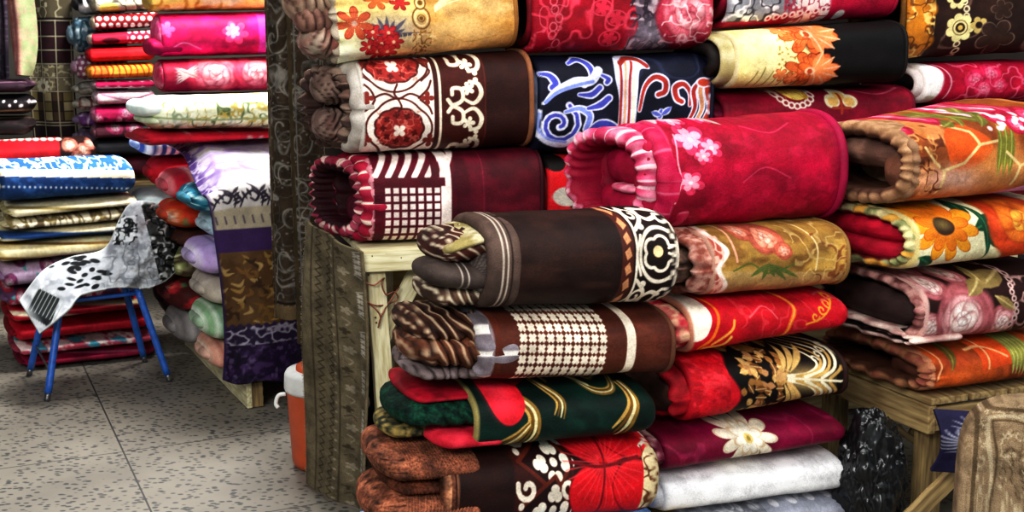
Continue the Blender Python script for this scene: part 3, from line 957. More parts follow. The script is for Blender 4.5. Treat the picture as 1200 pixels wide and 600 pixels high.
# ---------------------------------------------------------------- near stack
def pat_choc_floral(p):
    p.fill('#20100d'); p.mottle(46, 30, '#2e1812', .9); p.mottle(70, 16, '#4a2c22', .5, .55, .75, 5)
    W, W2 = '#efe2cd', '#e8cf9a'
    xf = lambda y: 731 + 0 * y
    p.vband(xf, 14, '#4a1f16')
    for k in range(8):
        y = 250 + 17 * k; p.poly([(727, y), (733, y - 6), (736, y + 4), (730, y + 9)], '#c58a60')
    p.vband(742, 3, W); p.box(744, 235, 830, 370, '#180c0a')
    p.ring(770, 303, 24, 3.6, W, 30)
    pts = []
    for k in range(30):
        a = 2 * PI * k / 30; r = 15 + 3.2 * abs(math.cos(2.5 * a)); pts.append((768 + r * math.cos(a), 302 + 1.1 * r * math.sin(a)))
    p.line(pts, 3.6, W, True, closed=True); p.disc(767, 300, 6, W2, 6.5)
    p.line([(780, 296), (790, 292), (790, 284)], 3, W); p.line([(780, 302), (790, 306), (789, 314)], 3, W)
    for sg, cy in ((-1, 258), (1, 350)):
        p.line([(744, cy + 18 * -sg), (756, cy + 6 * -sg), (764, cy + 8 * sg), (782, cy + 6 * sg)], 4.2, W); p.line([(752, cy + 9 * sg), (764, cy - 5 * sg), (776, cy - 3 * sg)], 4.5, W)
        p.spiral(782, cy - 2 * sg, 11, 3, 90 * sg, 1.0, 3.6, W); p.spiral(750, cy, 8, 2, -60, -1, 3, W)
    p.line([(748, 282), (742, 304), (748, 326)], 3, W); p.disc(752, 336, 4, W); p.disc(752, 272, 4, W)
    p.line([(792, 268), (797, 300), (792, 336)], 3, W)


blanket('rolled_blanket', 'dark chocolate plush blanket with cream flower band on its right end, topmost of near stack', PH,
        ((582, 254), (800, 244), (800, 355), (582, 362)), .40, pat_choc_floral, dens=DENS, group='blankets in the near stack', inside='#1a0d0a', lip='#3b2a23', er=.045, n=2.5, disp=.009,
        inner=[dict(d=1.0, h=.985, x=-.028, len=.10, c='#4a3a33', c2='#5d4a41', th=.045, lines=((.040, .006, '#b9ac9e'), (.054, .005, '#b9ac9e'), (.066, .005, '#2a1d19')), label='grey-brown hem with pale pinstripes', name='outer_hem'),
               dict(d=.80, h=.34, cz=.72, cy=.04, x=-.15, len=.25, c='#2a1613', c2='#4a2018', nose=.05, n=2.2, ridge=(.034, .004, 1.2), rc='#e5dcc0', duty=.86, bend=.02),
               dict(d=.80, h=.16, cz=.86, cy=.02, x=-.14, len=.25, c='#d9cfae', c2='#8d8050', nose=.03, n=2.2, bend=.05, label='cream edge strip'),
               dict(d=.62, h=.30, cz=.36, cy=-.12, x=-.19, len=.28, c='#4d413c', c2='#3a2f2a', nose=.08, n=2.2, bend=-.02, lines=((.10, .005, '#a3988e'), (.118, .005, '#a3988e'))),
               dict(d=.30, h=.46, cz=.44, cy=-.26, x=-.05, len=.14, c='#443936', c2='#6a5f5a', nose=.03, ridge=(.014, .006, 1.0), rc='#8d827a', duty=.85, ra=.6),
               dict(d=.74, h=.26, cz=.16, cy=.06, x=-.16, len=.26, c='#3d2a22', c2='#6a5040', nose=.05, ridge=(.03, .008, .6), rc='#d9cbb0', duty=.8)])


def pat_houndstooth(p):
    p.fill('#4d2015'); p.mottle(40, 24, '#5c291a', .9); p.mottle(60, 14, '#6d3a26', .5, .6, .75, 4)
    W = '#efe0ca'
    p.vband(736, 11, W)
    gx, gy = 10.3, 10.5
    X = (p.x - 612 + (p.y - 360) * .06); Yq = p.y - 361
    ix = np.round(X / gx); iy = np.round(Yq / gy); ex, ey = X - ix * gx, Yq - iy * gy
    dx = np.abs(ex + ey) * .7071; dy = np.abs(ex - ey) * .7071
    star = np.minimum(np.maximum(dx, dy * 2.5), np.maximum(dx * 2.5, dy)) - 5.0
    star = np.minimum(star, np.maximum(dx, dy) - 2.6)
    m = p.edge(star) * ((ix >= 0) & (ix < 9.5) & (X < 105)); p.mix(m, W)
    p.box(573, 350, 585, 450, '#5a2617')


blanket('rolled_blanket', 'brown blanket with a cream houndstooth panel and one cream stripe, under the chocolate blanket', PH,
        ((572, 362), (796, 357), (796, 434), (572, 444)), .40, pat_houndstooth, hem='#5f3a28', hem_r=.008, dens=DENS, group='blankets in the near stack', inside='#20100b', lip='#8f8488', er=.04,
        inner=[dict(d=1.0, h=.97, x=-.03, len=.14, c='#8b8289', c2='#6c6368', th=.04, bars=(5, '#ece5dc', .6), label='grey hem with white ovals', name='outer_hem', ruff=(8, .005, .008, .04)),
               dict(d=.86, h=.40, cz=.76, cy=.06, x=-.20, len=.28, c='#4a281a', c2='#351a10', nose=.05, ridge=(.034, .014, .7), rc='#dcc4a4', duty=.86, valley_shade='#1c0d08'),
               dict(d=.84, h=.44, cz=.46, cy=-.04, x=-.21, len=.3, c='#6a3c26', c2='#4f2a1a', nose=.07, ridge=(.036, .016, .5), rc='#dcc4a4', duty=.88, bend=-.01, valley_shade='#241009'),
               dict(d=.84, h=.22, cz=.17, cy=.02, x=-.20, len=.28, c='#6c5c58', c2='#8a7c7c', nose=.05, ridge=(.03, .010, .2), valley_shade='#3d3432'),
               dict(d=.4, h=.5, cz=.46, cy=-.22, x=-.075, len=.14, c='#6a3c26', c2='#4a2416', nose=.03, ridge=(.03, .008, .3))])


def pat_green(p):
    p.fill('#072019'); p.mottle(50, 30, '#0d3026', .9); p.mottle(30, 12, '#031210', .6, .5, .7, 4)
    G, G2 = '#c39a4e', '#e6d6a0'
    for pts, w in (([(612, 520), (622, 505), (622, 490), (610, 478), (602, 476)], 15), ([(585, 522), (604, 512), (618, 500)], 10), ([(652, 492), (656, 478), (646, 466), (638, 455)], 11), ([(640, 455), (650, 450), (656, 460)], 8),
                   ([(722, 505), (734, 492), (742, 476), (740, 458)], 16), ([(686, 448), (700, 466), (722, 466), (738, 452)], 7), ([(700, 446), (708, 455), (722, 452)], 5)):
        p.acanthus(pts, w, (G, '#6e4a18', G2, '#8f6a28'), 4)
    p.line([(660, 440), (680, 450), (700, 462)], 3, '#d9d3a0')
    p.disc(594, 472, 22, '#e01a2c', 30); p.disc(590, 470, 15, '#f2344a', 22, soft=9)
    p.poly([(566, 445), (640, 440), (640, 456), (614, 466), (590, 456)], '#a20f26')


blanket('rolled_blanket', 'dark green blanket with gold leaf scrolls and a red flower, under the houndstooth blanket', PH,
        ((556, 448), (775, 440), (775, 500), (556, 522)), .40, pat_green, dens=DENS, group='blankets in the near stack', inside='#04120e', lip='#8f8452', er=.045,
        inner=[dict(d=.86, h=.52, cz=.62, cy=.04, x=-.20, len=.3, c='#0f4430', c2='#06201a', nose=.07, ridge=(.04, .010, .8), mat=M_SHAG, f=60, disp=.014),
               dict(d=.80, h=.36, cz=.24, cy=-.08, x=-.11, len=.2, c='#e0344a', c2='#b81a30', nose=.06, bend=-.0, label='bright red fold'),
               dict(d=.86, h=.20, cz=.88, cy=.1, x=-.16, len=.19, c='#b3122a', c2='#7d0c1c', nose=.04, label='crimson fold at the top'),
               dict(d=.6, h=.32, cz=.26, cy=.12, x=-.215, len=.2, c='#1a2018', c2='#a08a4e', nose=.05, f=60)])


def pat_brown_red(p):
    p.fill('#1d0b09'); p.mottle(46, 30, '#2c130e', .9)
    W = '#efe3cf'
    m = np.clip((662 - p.x) / 3, 0, 1) * np.clip((p.x - 596) / 3, 0, 1); p.mix(m * .8, '#3c120c')
    for cy in (553, 596):
        p.poly([(604, cy), (644, cy - 32), (664, cy), (644, cy + 30)], '#20090a'); p.line([(604, cy), (644, cy - 30), (664, cy)], 4, '#5e2014', False); p.line([(604, cy), (644, cy + 28), (664, cy)], 4, '#5e2014', False)
        for dx, dy in ((-15, 2), (15, 0), (0, -14), (0, 15)):
            p.petals(644 + dx, cy + dy, 9, 3, W, math.degrees(math.atan2(dy, dx)), .55)
        p.disc(644, cy, 4.4, W)
    for cy in (528, 578, 612):
        p.spiral(612, cy, 12, 3, 200, -1.0, 5.5, W); p.spiral(660, cy - 2, 11, 3, -20, 1.0, 4.5, W); p.disc(606, cy + 16, 3.5, W)
    R = '#d3121f'
    p.vband(664, 4, '#3a0d0a')
    for cx, cy, rx, ry in ((700, 528, 40, 27), (740, 524, 34, 24), (702, 580, 42, 28), (742, 572, 30, 24)):
        p.disc(cx, cy, rx, '#8a0812', ry); p.disc(cx, cy, rx - 1.5, R, ry - 1.5)
    for cx, cy in ((700, 553), (690, 545)):
        for a in range(0, 360, 12):
            p.line([(702 + 6 * math.cos(math.radians(a)), 552 + 5 * math.sin(math.radians(a))), (702 + 46 * math.cos(math.radians(a)), 552 + 40 * math.sin(math.radians(a)))], 1.2, '#f0414a', False, amt=.4)
    p.line([(664, 553), (700, 556), (745, 546)], 3, '#6d0710'); p.line([(706, 505), (703, 552), (700, 600)], 2.4, '#7d0a14')
    p.line([(748, 506), (766, 516), (768, 526), (752, 536)], 3, W); p.poly([(750, 545), (764, 532), (776, 545), (776, 590), (750, 592)], '#e5d1a4'); p.filigree(11, .06, '#6a3a1e', 3, box=(750, 535, 776, 595))


blanket('rolled_blanket', 'dark brown blanket with cream flowers and huge red petals, its left end tan fringed', PH,
        ((530, 521), (776, 500), (776, 592), (530, 612)), .42, pat_brown_red, dens=DENS, group='blankets in the near stack', inside='#1d0c08', lip='#8a5a40', er=.045,
        inner=[dict(d=1.0, h=.99, x=-.035, len=.14, c='#5f3524', c2='#7a4a34', th=.05, lines=((.01, .005, '#c98f6a'), (.024, .005, '#c98f6a'), (.04, .004, '#2a120c')), name='fringed_hem', label='tan corded hem', mat=M_SHAG),
               dict(d=.94, h=.36, cz=.84, cy=.02, x=-.20, len=.28, c='#a8694c', c2='#84503a', nose=.07, ridge=(.009, .004, .4), rc='#6d3a26', duty=.88, mat=M_SHAG, f=40, disp=.01, valley_shade='#3a1c12', vd=.3),
               dict(d=.90, h=.50, cz=.30, cy=-.06, x=-.22, len=.3, c='#a8694c', c2='#84503a', nose=.09, ridge=(.009, .004, -.4), rc='#6d3a26', duty=.88, mat=M_SHAG, f=40, bend=.01, disp=.012, valley_shade='#3a1c12', vd=.3),
               dict(d=.86, h=.2, cz=.60, cy=0, x=-.17, len=.24, c='#4a2416', c2='#6d3a26', nose=.05, ridge=(.012, .005, .2), mat=M_SHAG)])
blanket('rolled_blanket', 'light blue blanket peeping out at the bottom of the near stack', PH,
        ((480, 618), (790, 598), (790, 665), (480, 690)), .42, ('#6f93c9', '#a9c1e2'), zb=.16, dens=DENS * .7, group='blankets in the near stack', inside='#4a6aa0',
        inner=[dict(d=.9, h=.85, x=-.10, len=.2, c='#7fa3d8', c2='#b9cdea', nose=.07, ridge=(.03, .010, .5))])


# ---------------------------------------------------------------- stack right of it
def pat_rose_crimson(p):
    p.fill('#98042c'); p.mottle(60, 40, '#b50a3a', .8, .4, .6); p.mottle(34, 60, '#8a0626', .7, .5, .7, 5); p.mottle(16, 10, '#c41a48', .4, .6, .7, 7)
    m = np.clip((p.x - 975) / 10, 0, 1); p.mix(m * .5, '#8a0838')
    for cx, cy, r in ((816, 166, 22), (810, 216, 17), (836, 176, 15), (846, 137, 13), (812, 142, 13), (826, 186, 12)):
        p.petals(cx, cy, r, 5, '#e0365f', cx, .45, .9, '#8a0626', 1); p.petals(cx - 1, cy - 1, r * .7, 5, '#f09ab0', cx + 20, .4, .9); p.disc(cx, cy, 2.2, '#f6d5d8')
    p.line([(800, 160), (797, 190), (800, 214), (794, 240)], 1.6, '#e9a0ae')
    p.line([(790, 146), (806, 138), (822, 142)], 3, '#e8b9c0'); p.leaf(845, 133, 862, 148, 7, '#b9a398'); p.leaf(800, 138, 785, 146, 7, '#c9a4a4')
    p.line([(870, 215), (895, 198), (925, 210)], 1.4, '#d94a6d', amt=.7); p.line([(880, 150), (910, 158), (940, 146)], 1.4, '#d94a6d', amt=.6)


blanket('rolled_blanket', 'large glossy crimson blanket with small pink roses, lying on the olive tan rose blanket', PG,
        ((788, 142), (1001, 130), (998, 254), (788, 272)), .38, pat_rose_crimson, hem='#9c1040', hem_r=.016, off=.10, dens=DENS, group='blankets right of the near stack', inside='#8a0a2c', lip='#c83a62', er=.05, n=2.4, disp=.010,
        inner=[dict(d=.985, h=.975, cz=.5, x=-.05, len=.12, c='#b51244', c2='#c8305a', th=.05, skew=-.14, ruff=(13, .002, .006, .04), bars=(11, '#e8a8b4', .92), name='front_edge'),
               dict(d=.92, h=.90, cz=.5, cy=.07, x=-.125, len=.24, c='#c2305a', c2='#dc8098', th=.05, skew=-.36, ruff=(21, .005, .010, .05), bars=(21, '#f0c4cc', .6), name='ruffled_edge', label='pink ruffled edge of the fold'),
               dict(d=.74, h=.36, cz=.25, cy=.04, x=-.11, len=.2, c='#a50e3a', c2='#870a2c', nose=.05), dict(d=.74, h=.38, cz=.60, cy=.04, x=-.09, len=.2, c='#a81040', c2='#8a0a2c', nose=.06),
               dict(d=.20, h=.74, cz=.48, cy=-.27, x=-.075, len=.12, c='#b01240', c2='#8a0a2a', nose=.03, ridge=(.035, .007, .3)),
               dict(d=.4, h=.08, cz=.41, cy=-.10, x=-.11, len=.2, c='#e0a0ac', c2='#b84060', nose=.03)])


def pat_peach(p):
    p.fill('#9c7638'); p.mottle(40, 24, '#b8924a', .9); p.mottle(26, 14, '#6d4a20', .7, .5, .65, 4)
    p.box(830, 320, 1010, 352, '#c0a070', .6)
    m = np.clip((852 + 5 * np.cos((p.y - 260) / 6.2) - p.x) / 2, 0, 1); p.mix(m, '#eddcd0')
    m = np.clip((846 + 5 * np.cos((p.y - 260) / 6.2) - p.x) / 2, 0, 1); p.mix(m, '#a34a3c'); p.filigree(9, .08, '#e8b6a4', 3, box=(826, 255, 850, 350), amt=.9)
    for cx, cy, r in ((902, 284, 19), (880, 276, 12), (918, 298, 10)): p.rose(cx, cy, r, ('#b45440', '#d98a70', '#ecb9a4'), 7, .9, int(cx), '#6a3020')
    p.line([(866, 268), (862, 290), (864, 310)], 2.4, '#d99a80'); p.line([(860, 320), (880, 312), (900, 322), (930, 312)], 1.8, '#5a6a2c')
    for a in range(5): p.leaf(900, 312, 880 + 14 * a, 326 + 3 * (a % 2), 5, '#5e6a30')
    p.line([(950, 268), (958, 290), (956, 318)], 2, '#e0c590'); p.filigree(15, .05, '#7a4420', 9, box=(955, 258, 1010, 335), amt=.9); p.filigree(13, .05, '#d7b778', 11, box=(930, 258, 1010, 335), amt=.6)
    p.box(820, 254, 1010, 262, '#b98a60', .6)


blanket('rolled_blanket', 'olive tan blanket with pink roses and scalloped white edge, beneath the rose-printed crimson roll', PG,
        ((836, 267), (1003, 256), (1003, 332), (836, 347)), .38, pat_peach, hem='#8a6a3c', dens=DENS, group='blankets right of the near stack', inside='#3d2a1c', lip='#b58a78', er=.04,
        inner=[dict(d=.96, h=.92, x=-.05, len=.18, c='#8a4a3c', c2='#d0a090', th=.035, ruff=(11, .008, .015, .06), f=50), dict(d=.7, h=.6, x=-.09, len=.18, c='#4a362c', c2='#8d6a58', th=.03, ruff=(11, .008, .015, .06), f=50)])


def pat_red_orn(p):
    p.fill('#b50d1e'); p.mottle(36, 20, '#d0152a', .9); p.filigree(20, .035, '#e0444c', 3, amt=.6, box=(870, 335, 1010, 415))
    p.poly([(800, 348), (828, 350), (838, 372), (830, 396), (812, 402), (800, 385)], '#f0e0cc', smooth=True); p.mottle(9, 9, '#d8b088', .3, .5, .7, 5) if False else None
    p.line([(836, 350), (846, 370), (838, 396), (824, 408)], 3, '#e8741e'); p.line([(838, 404), (858, 390), (862, 380)], 2.6, '#f0a040'); p.line([(830, 408), (850, 404), (858, 396)], 3, '#f2b64c')
    p.line([(924, 342), (934, 362), (926, 380), (920, 396)], 4.5, '#e0641c'); p.line([(924, 342), (934, 362), (926, 380), (920, 396)], 1.4, '#f2a050')
    for k in range(4): p.spiral(956 + 9 * k, 372 - 7 * k, 5, 1.5, 40 * k, .9, 2, '#e89a2c')
    p.line([(945, 380), (965, 372), (985, 350)], 1.8, '#e89a2c')
    for k in range(3): p.line([(970, 344 + 6 * k), (985, 340 + 6 * k), (996, 344 + 6 * k)], 1.2, '#d4505c')
    p.line([(880, 376), (900, 364), (912, 376)], 1.4, '#e8606a')


blanket('rolled_blanket', 'bright red blanket with orange scrolls and a cream petal, below the olive tan rose blanket', PG,
        ((812, 346), (1001, 335), (1001, 379), (812, 412)), .38, pat_red_orn, dens=DENS, group='blankets right of the near stack', inside='#5a0810', lip='#c98a70', er=.04,
        inner=[dict(d=.95, h=.9, x=-.04, len=.16, c='#a81226', c2='#e0b090', th=.03, ruff=(9, .006, .01, .05))])


def pat_black_gold(p):
    p.fill('#0f0a08'); p.mottle(20, 20, '#1d130d', .6)
    m = np.clip((866 + 6 * np.sin(p.y / 8) - p.x) / 4, 0, 1); p.mix(m, '#d31426')
    p.mottle(16, 10, '#f03a48', .8, .5, .7, 6) if False else None
    k = p.x < 858; q = Dye(p.x[k], p.y[k], '#d31426', 5); q.mottle(13, 7, '#ef3b48', .8, .5, .65, 2); q.mottle(10, 6, '#a80c1c', .8, .5, .65, 4); p.c[k] = q.c
    rg = np.random.RandomState(4)
    for t in range(90):
        x, y = rg.uniform(872, 925), rg.uniform(405, 485); a = rg.uniform(0, PI); l = rg.uniform(5, 10)
        p.leaf(x, y, x + l * math.cos(a) * 1.4, y + l * math.sin(a), 7, ('#a8743a', '#d9a860', '#c08a58', '#7a4a20')[t % 4], '#f0cf98' if t % 2 else None)
    p.disc(946, 446, 26, '#d9b978', 10, soft=8, amt=.9)
    W = '#f0e4c4'
    for s in (-1, 1):
        for j in range(6):
            x0 = 932 + 9 * j
            p.line([(925 + 10 * j, 446 + 2 * s), (950 + 8 * j, 446 + s * (6 + 2 * j)), (962 + 6 * j, 446 + s * (18 + 5 * j)), (940 + 7 * j, 446 + s * (38 + 2 * j))], 3.4, (W, '#c9a05c')[j % 2], True, (1, 1, .4))
        for j in range(4): p.spiral(962 + 8 * j, 446 + s * (20 + 5 * j), 4, 1, 0, .8 * s, 1.8, W)
        for j in range(3): p.leaf(920 + 4 * j, 446 + s * 6, 935 + 12 * j, 446 + s * 36, 6, '#e0b871')
    p.line([(925, 446), (960, 446), (992, 446)], 2.4, W)
    m = np.clip((p.x - 989) / 2, 0, 1); p.mix(m, '#24130f')


blanket('rolled_blanket', 'black blanket with gold plume print and ruffled red left end, below the bright red blanket', PG,
        ((812, 412), (1001, 397), (1001, 456), (812, 492)), .38, pat_black_gold, hem='#2c1712', hem_r=.010, dens=DENS, group='blankets right of the near stack', inside='#3a060c', lip='#c01426', er=.04,
        inner=[dict(d=.95, h=.9, x=-.05, len=.16, c='#c01628', c2='#8a0c18', th=.03, ruff=(9, .008, .012, .05)), dict(d=.82, h=.74, x=-.085, len=.16, c='#2a1a16', c2='#4a2c24', nose=.04, ridge=(.03, .006, .4))])


def pat_burg_flower(p):
    p.fill('#6d0528'); p.mottle(44, 20, '#85083a', .9); p.filigree(30, .03, '#a02a55', 3, amt=.6)
    C = '#efe3cb'
    p.petals(876, 514, 34, 12, '#d2bea2', 0, .45, .82); p.petals(876, 514, 31, 12, C, 0, .42, .82); p.petals(877, 515, 19, 8, '#d9bd98', 20, .5, .8); p.petals(877, 515, 16, 8, '#f2ead6', 20, .5, .8); p.disc(877, 516, 5, '#cdb06a', 4); p.disc(877, 516, 2, '#8a7a3c')
    for a in ((780, 490, 786, 508), (772, 498, 784, 504), (778, 480, 782, 496)): p.line([(a[0], a[1]), (a[2], a[3])], 3.4, '#e2b8a8', False)


blanket('rolled_blanket', 'burgundy blanket with one big cream flower, lying on the plain white blanket', PG,
        ((782, 496), (998, 474), (998, 509), (782, 546)), .38, pat_burg_flower, dens=DENS, group='blankets right of the near stack', inside='#2a0410', er=.045,
        inner=[dict(d=.95, h=.9, x=-.03, len=.16, c='#5a0a24', c2='#d0a8a0', th=.03, ruff=(7, .006, .012, .05))])


def pat_white(p):
    p.fill('#f6f5f6'); p.mottle(50, 20, '#eeeff1', .5)
    for k in range(6): p.line([(790 + 34 * k, 551 - 4.4 * k), (812 + 34 * k, 547 - 4.4 * k)], 2, '#a9b0bb', False, amt=.8)


blanket('folded_blanket', 'plain white blanket, under the burgundy blanket with the cream flower', PG,
        ((780, 546), (998, 519), (998, 563), (780, 592)), .38, pat_white, dens=DENS * .7, group='blankets right of the near stack', inside='#9a9a9e', er=.04, n=3.2,
        inner=[dict(d=.95, h=.88, x=-.03, len=.16, c='#d9d9dc', c2='#c0c0c6', th=.03)])


def pat_grey(p):
    p.fill('#a3a6b3'); p.mottle(40, 20, '#b9bcc6', .8)
    k = p.x < 900; q = Dye(p.x[k], p.y[k], '#8d8f98', 3); q.filigree(11, .1, '#c9cad0', 3); q.filigree(8, .07, '#70727c', 5, amt=.7); p.c[k] = q.c
    W = '#e9e9ee'
    p.line([(945, 605), (955, 590), (960, 600), (968, 582), (978, 594), (990, 590)], 4, W, False); p.line([(910, 585), (925, 580), (935, 583)], 3, W); p.line([(975, 575), (988, 578)], 4, W)
    for k in range(4): p.disc(915 + 22 * k, 612 - 4 * k, 5, W)


blanket('folded_blanket', 'silver grey blanket with white motifs, lowest visible under the plain white blanket', PG,
        ((784, 593), (1001, 564), (1001, 640), (784, 668)), .38, pat_grey, zb=.01, dens=DENS * .8, group='blankets right of the near stack', inside='#6a6c76', er=.045,
        inner=[dict(d=.95, h=.88, x=-.03, len=.16, c='#9a9ca6', c2='#c0c0c6', th=.03)])


# ---------------------------------------------------------------- right stack
def pat_orange_big(p):
    p.fill('#b8672c'); p.mottle(40, 24, '#d08a55', .9); p.mottle(24, 30, '#7d3c16', .8, .5, .66, 4)
    p.poly([(1110, 165), (1135, 150), (1160, 170), (1150, 190), (1120, 200)], '#d4581c', smooth=True); p.disc(1120, 210, 40, '#d9a890', 14, soft=10); p.disc(1180, 200, 30, '#c98a50', 24, soft=12)
    for a in (1168, 1175, 1182): p.leaf(a, 205, a + 4, 150, 9, '#77752e', '#a8a850')
    L = '#e8c98c'
    for pts in ([(1085, 175), (1095, 190), (1108, 200)], [(1108, 200), (1130, 192), (1146, 172)], [(1146, 172), (1140, 158), (1120, 150)], [(1146, 172), (1166, 168)], [(1108, 200), (1106, 225)], [(1178, 180), (1196, 195), (1230, 180)], [(1196, 195), (1190, 215)]):
        p.line(pts, 3, L, False)
    p.filigree(12, .06, '#5a2810', 6, box=(1076, 150, 1108, 235), amt=.9); p.filigree(10, .05, '#e0a060', 8, box=(1076, 150, 1100, 235), amt=.7)
    p.box(1000, 100, 1240, 143, '#8a5a34', .0)
    rg = np.random.RandomState(8)
    for k, (x, y) in enumerate(((1050, 138), (1068, 146), (1090, 136), (1106, 130), (1120, 140), (1180, 140), (1200, 130), (1190, 128), (1170, 132), (1215, 140), (1080, 150), (1195, 150))):
        p.rose(x, y, 12, ('#b8163a', '#e04a70', '#f3a4b4'), 6, .8, k, '#6d0a20')
    for k in range(24):
        x, y = rg.uniform(1160, 1205), rg.uniform(130, 155); p.disc(x, y, 2.6, '#f2d5d8')
    for k in range(6): p.leaf(1120 + 9 * k, 152 - (k % 2) * 12, 1136 + 9 * k, 146 - (k % 3) * 9, 8, '#6d6a2c', '#a09a50')
    p.poly([(1150, 238), (1190, 222), (1240, 208), (1240, 232), (1180, 240)], '#c9a0dc')


blanket('rolled_blanket', 'thick orange and brown blanket with pink berries and flowers, topmost of the right stack', PF,
        ((1074, 146), (1250, 114), (1250, 222), (1074, 236)), .52, pat_orange_big, n=3.4, dens=DENS, group='blankets in the right stack', inside='#5a3a2c', lip='#8a6a50', er=.05, disp=.012,
        ruff=(21, .003, .008, .04),
        inner=[dict(d=.97, h=.95, x=-.02, len=.2, c='#8d6a4c', c2='#b08a68', th=.045, ruff=(23, .004, .012, .06), f=50),
               dict(d=.80, h=.36, cz=.64, cy=.02, x=-.01, len=.2, c='#94705f', c2='#6a4c40', nose=.07, ridge=(.04, .010, .4), n=2.3),
               dict(d=.22, h=.46, cz=.46, cy=-.28, x=.0, len=.12, c='#6a4434', c2='#8a5e48', nose=.04, ridge=(.03, .01, .4))])


def pat_sunflower(p):
    p.fill('#f2e9bd'); p.mottle(40, 24, '#faf5d8', .8)
    for a, b, c, d, w in ((1130, 262, 1150, 240, 12), (1140, 272, 1176, 256, 16), (1150, 268, 1172, 290, 12), (1100, 240, 1070, 250, 14), (1120, 236, 1150, 228, 10), (1148, 240, 1160, 300, 8), (1080, 300, 1100, 308, 12)):
        p.leaf(a, b, c, d, w, '#14452e', '#2f7a4c')
    for cx, cy, r in ((1108, 268, 38), (1196, 262, 40)):
        p.petals(cx, cy, r, 11, '#ee9a22', 10, .55, .95, '#b85a12', 1.2, veins='#f8c84a'); p.petals(cx, cy, r * .74, 9, '#e87c1a', 30, .5, .95, '#b04d10', 1, veins='#f5b040')
        p.disc(cx, cy + 1, 11, '#3d2a1a', 9); p.disc(cx - 2, cy - 1, 6, '#7a6a3a', 4, soft=4)
    p.rose(1196, 262, 36, ('#d8481a', '#ee7a22', '#f6b040'), 8, 1, 3, '#8a2a0c')


blanket('rolled_blanket', 'cream blanket with big orange sunflowers, second in the right stack', PF,
        ((1076, 240), (1250, 222), (1250, 292), (1076, 312)), .52, pat_sunflower, n=3.4, dens=DENS, group='blankets in the right stack', inside='#5a0a14', lip='#d9c98a', er=.04,
        inner=[dict(d=.97, h=.95, x=-.02, len=.2, c='#dccf9a', c2='#8a9060', th=.032, ruff=(23, .003, .010, .06), f=40, bars=(7, '#e0a84a', .6)),
               dict(d=.88, h=.40, cz=.64, x=-.03, len=.2, c='#c01434', c2='#9a0c24', nose=.06, label='crimson inner fold'),
               dict(d=.88, h=.40, cz=.32, x=-.035, len=.2, c='#b01230', c2='#8a0c20', nose=.06, label='crimson inner fold')])


def pat_dark_peony(p):
    p.fill('#2a1210'); p.mottle(30, 20, '#3a1a16', .7)
    for cx, cy, r, s in ((1100, 340, 17, 2), (1134, 328, 14, 3), (1108, 322, 11, 5), (1176, 374, 17, 6), (1094, 380, 16, 8), (1130, 371, 33, 1)):
        p.rose(cx, cy, r, ('#b86a70', '#dba4a4', '#f0d4cc', '#f5e6de'), 7, .85, s, '#6a2a2c')
    for a in ((1150, 342, 1188, 325, 16), (1150, 345, 1165, 320, 12), (1136, 350, 1156, 334, 14), (1165, 350, 1190, 362, 10)): p.leaf(*a, '#8f7a4a', '#c9b47c')
    for k in range(12): p.disc(1188 + 3 * math.sin(k), 316 + 6 * k, 3.2, '#d9b8b0'); p.disc(1188 + 3 * math.sin(k), 316 + 6 * k, 1.4, '#2a1210')
    p.filigree(12, .05, '#d0a8a0', 4, box=(1186, 330, 1250, 390), amt=.8)


blanket('rolled_blanket', 'dark brown blanket with pale pink peonies, third in the right stack', PF,
        ((1086, 318), (1250, 297), (1250, 376), (1086, 394)), .52, pat_dark_peony, n=3.4, dens=DENS, group='blankets in the right stack', inside='#140a0a', lip='#c9a098', er=.04,
        inner=[dict(d=.97, h=.95, x=-.02, len=.2, c='#6a3a38', c2='#d0a098', th=.032, ruff=(21, .003, .010, .06), f=30),
               dict(d=.88, h=.56, cz=.52, x=-.03, len=.2, c='#2c1e1e', c2='#3c2a28', nose=.06),
               dict(d=.97, h=.22, cz=.12, x=-.03, len=.2, c='#e0c8bc', c2='#b88a84', th=.03, ruff=(13, .005, .012, .06), f=30)])


def pat_orange_low(p):
    p.fill('#c0561f'); p.mottle(30, 20, '#d97a3a', .9); p.mottle(18, 22, '#7d3414', .8, .5, .66, 4)
    p.poly([(1150, 400), (1180, 398), (1186, 430), (1150, 438)], '#d9501c'); p.disc(1120, 420, 16, '#a8401a', 16, soft=8)
    for k in range(5): p.leaf(1186 + 4 * k, 438, 1190 + 5 * k, 396, 8, '#8a8a40', '#c0b870')
    p.leaf(1116, 440, 1130, 398, 10, '#6a5a24', '#a08a40'); p.leaf(1128, 400, 1140, 412, 8, '#77752e')
    for k, (x, y) in enumerate(((1130, 384), (1160, 382), (1176, 386), (1200, 380), (1215, 384), (1145, 392))): p.rose(x, y, 9, ('#b8163a', '#e04a70', '#f3a4b4'), 5, .8, k, '#6d0a20')
    p.line([(1140, 420), (1160, 416), (1180, 424)], 2, '#eab27a'); p.line([(1160, 398), (1158, 436)], 2, '#eab27a')
    p.line([(1098, 400), (1106, 430), (1100, 450)], 2, '#e0a070')


blanket('rolled_blanket', 'rust orange blanket with green leaves and pink buds, resting on the raw wood table', PF,
        ((1094, 396), (1250, 374), (1250, 434), (1094, 460)), .54, pat_orange_low, n=3.2, zb=PF.at(1094, 467, .02)[2], dens=DENS, group='blankets in the right stack', inside='#4a2a1e', lip='#b07858', er=.04,
        ruff=(17, .004, .008, .03),
        inner=[dict(d=.98, h=.95, x=-.02, len=.2, c='#a0704e', c2='#8a4a3a', th=.045, ruff=(17, .006, .012, .06), f=40),
               dict(d=.3, h=.5, cz=.5, cy=-.22, x=.0, len=.12, c='#6a3c2c', c2='#4a281e', nose=.04, ridge=(.03, .01, .4))])


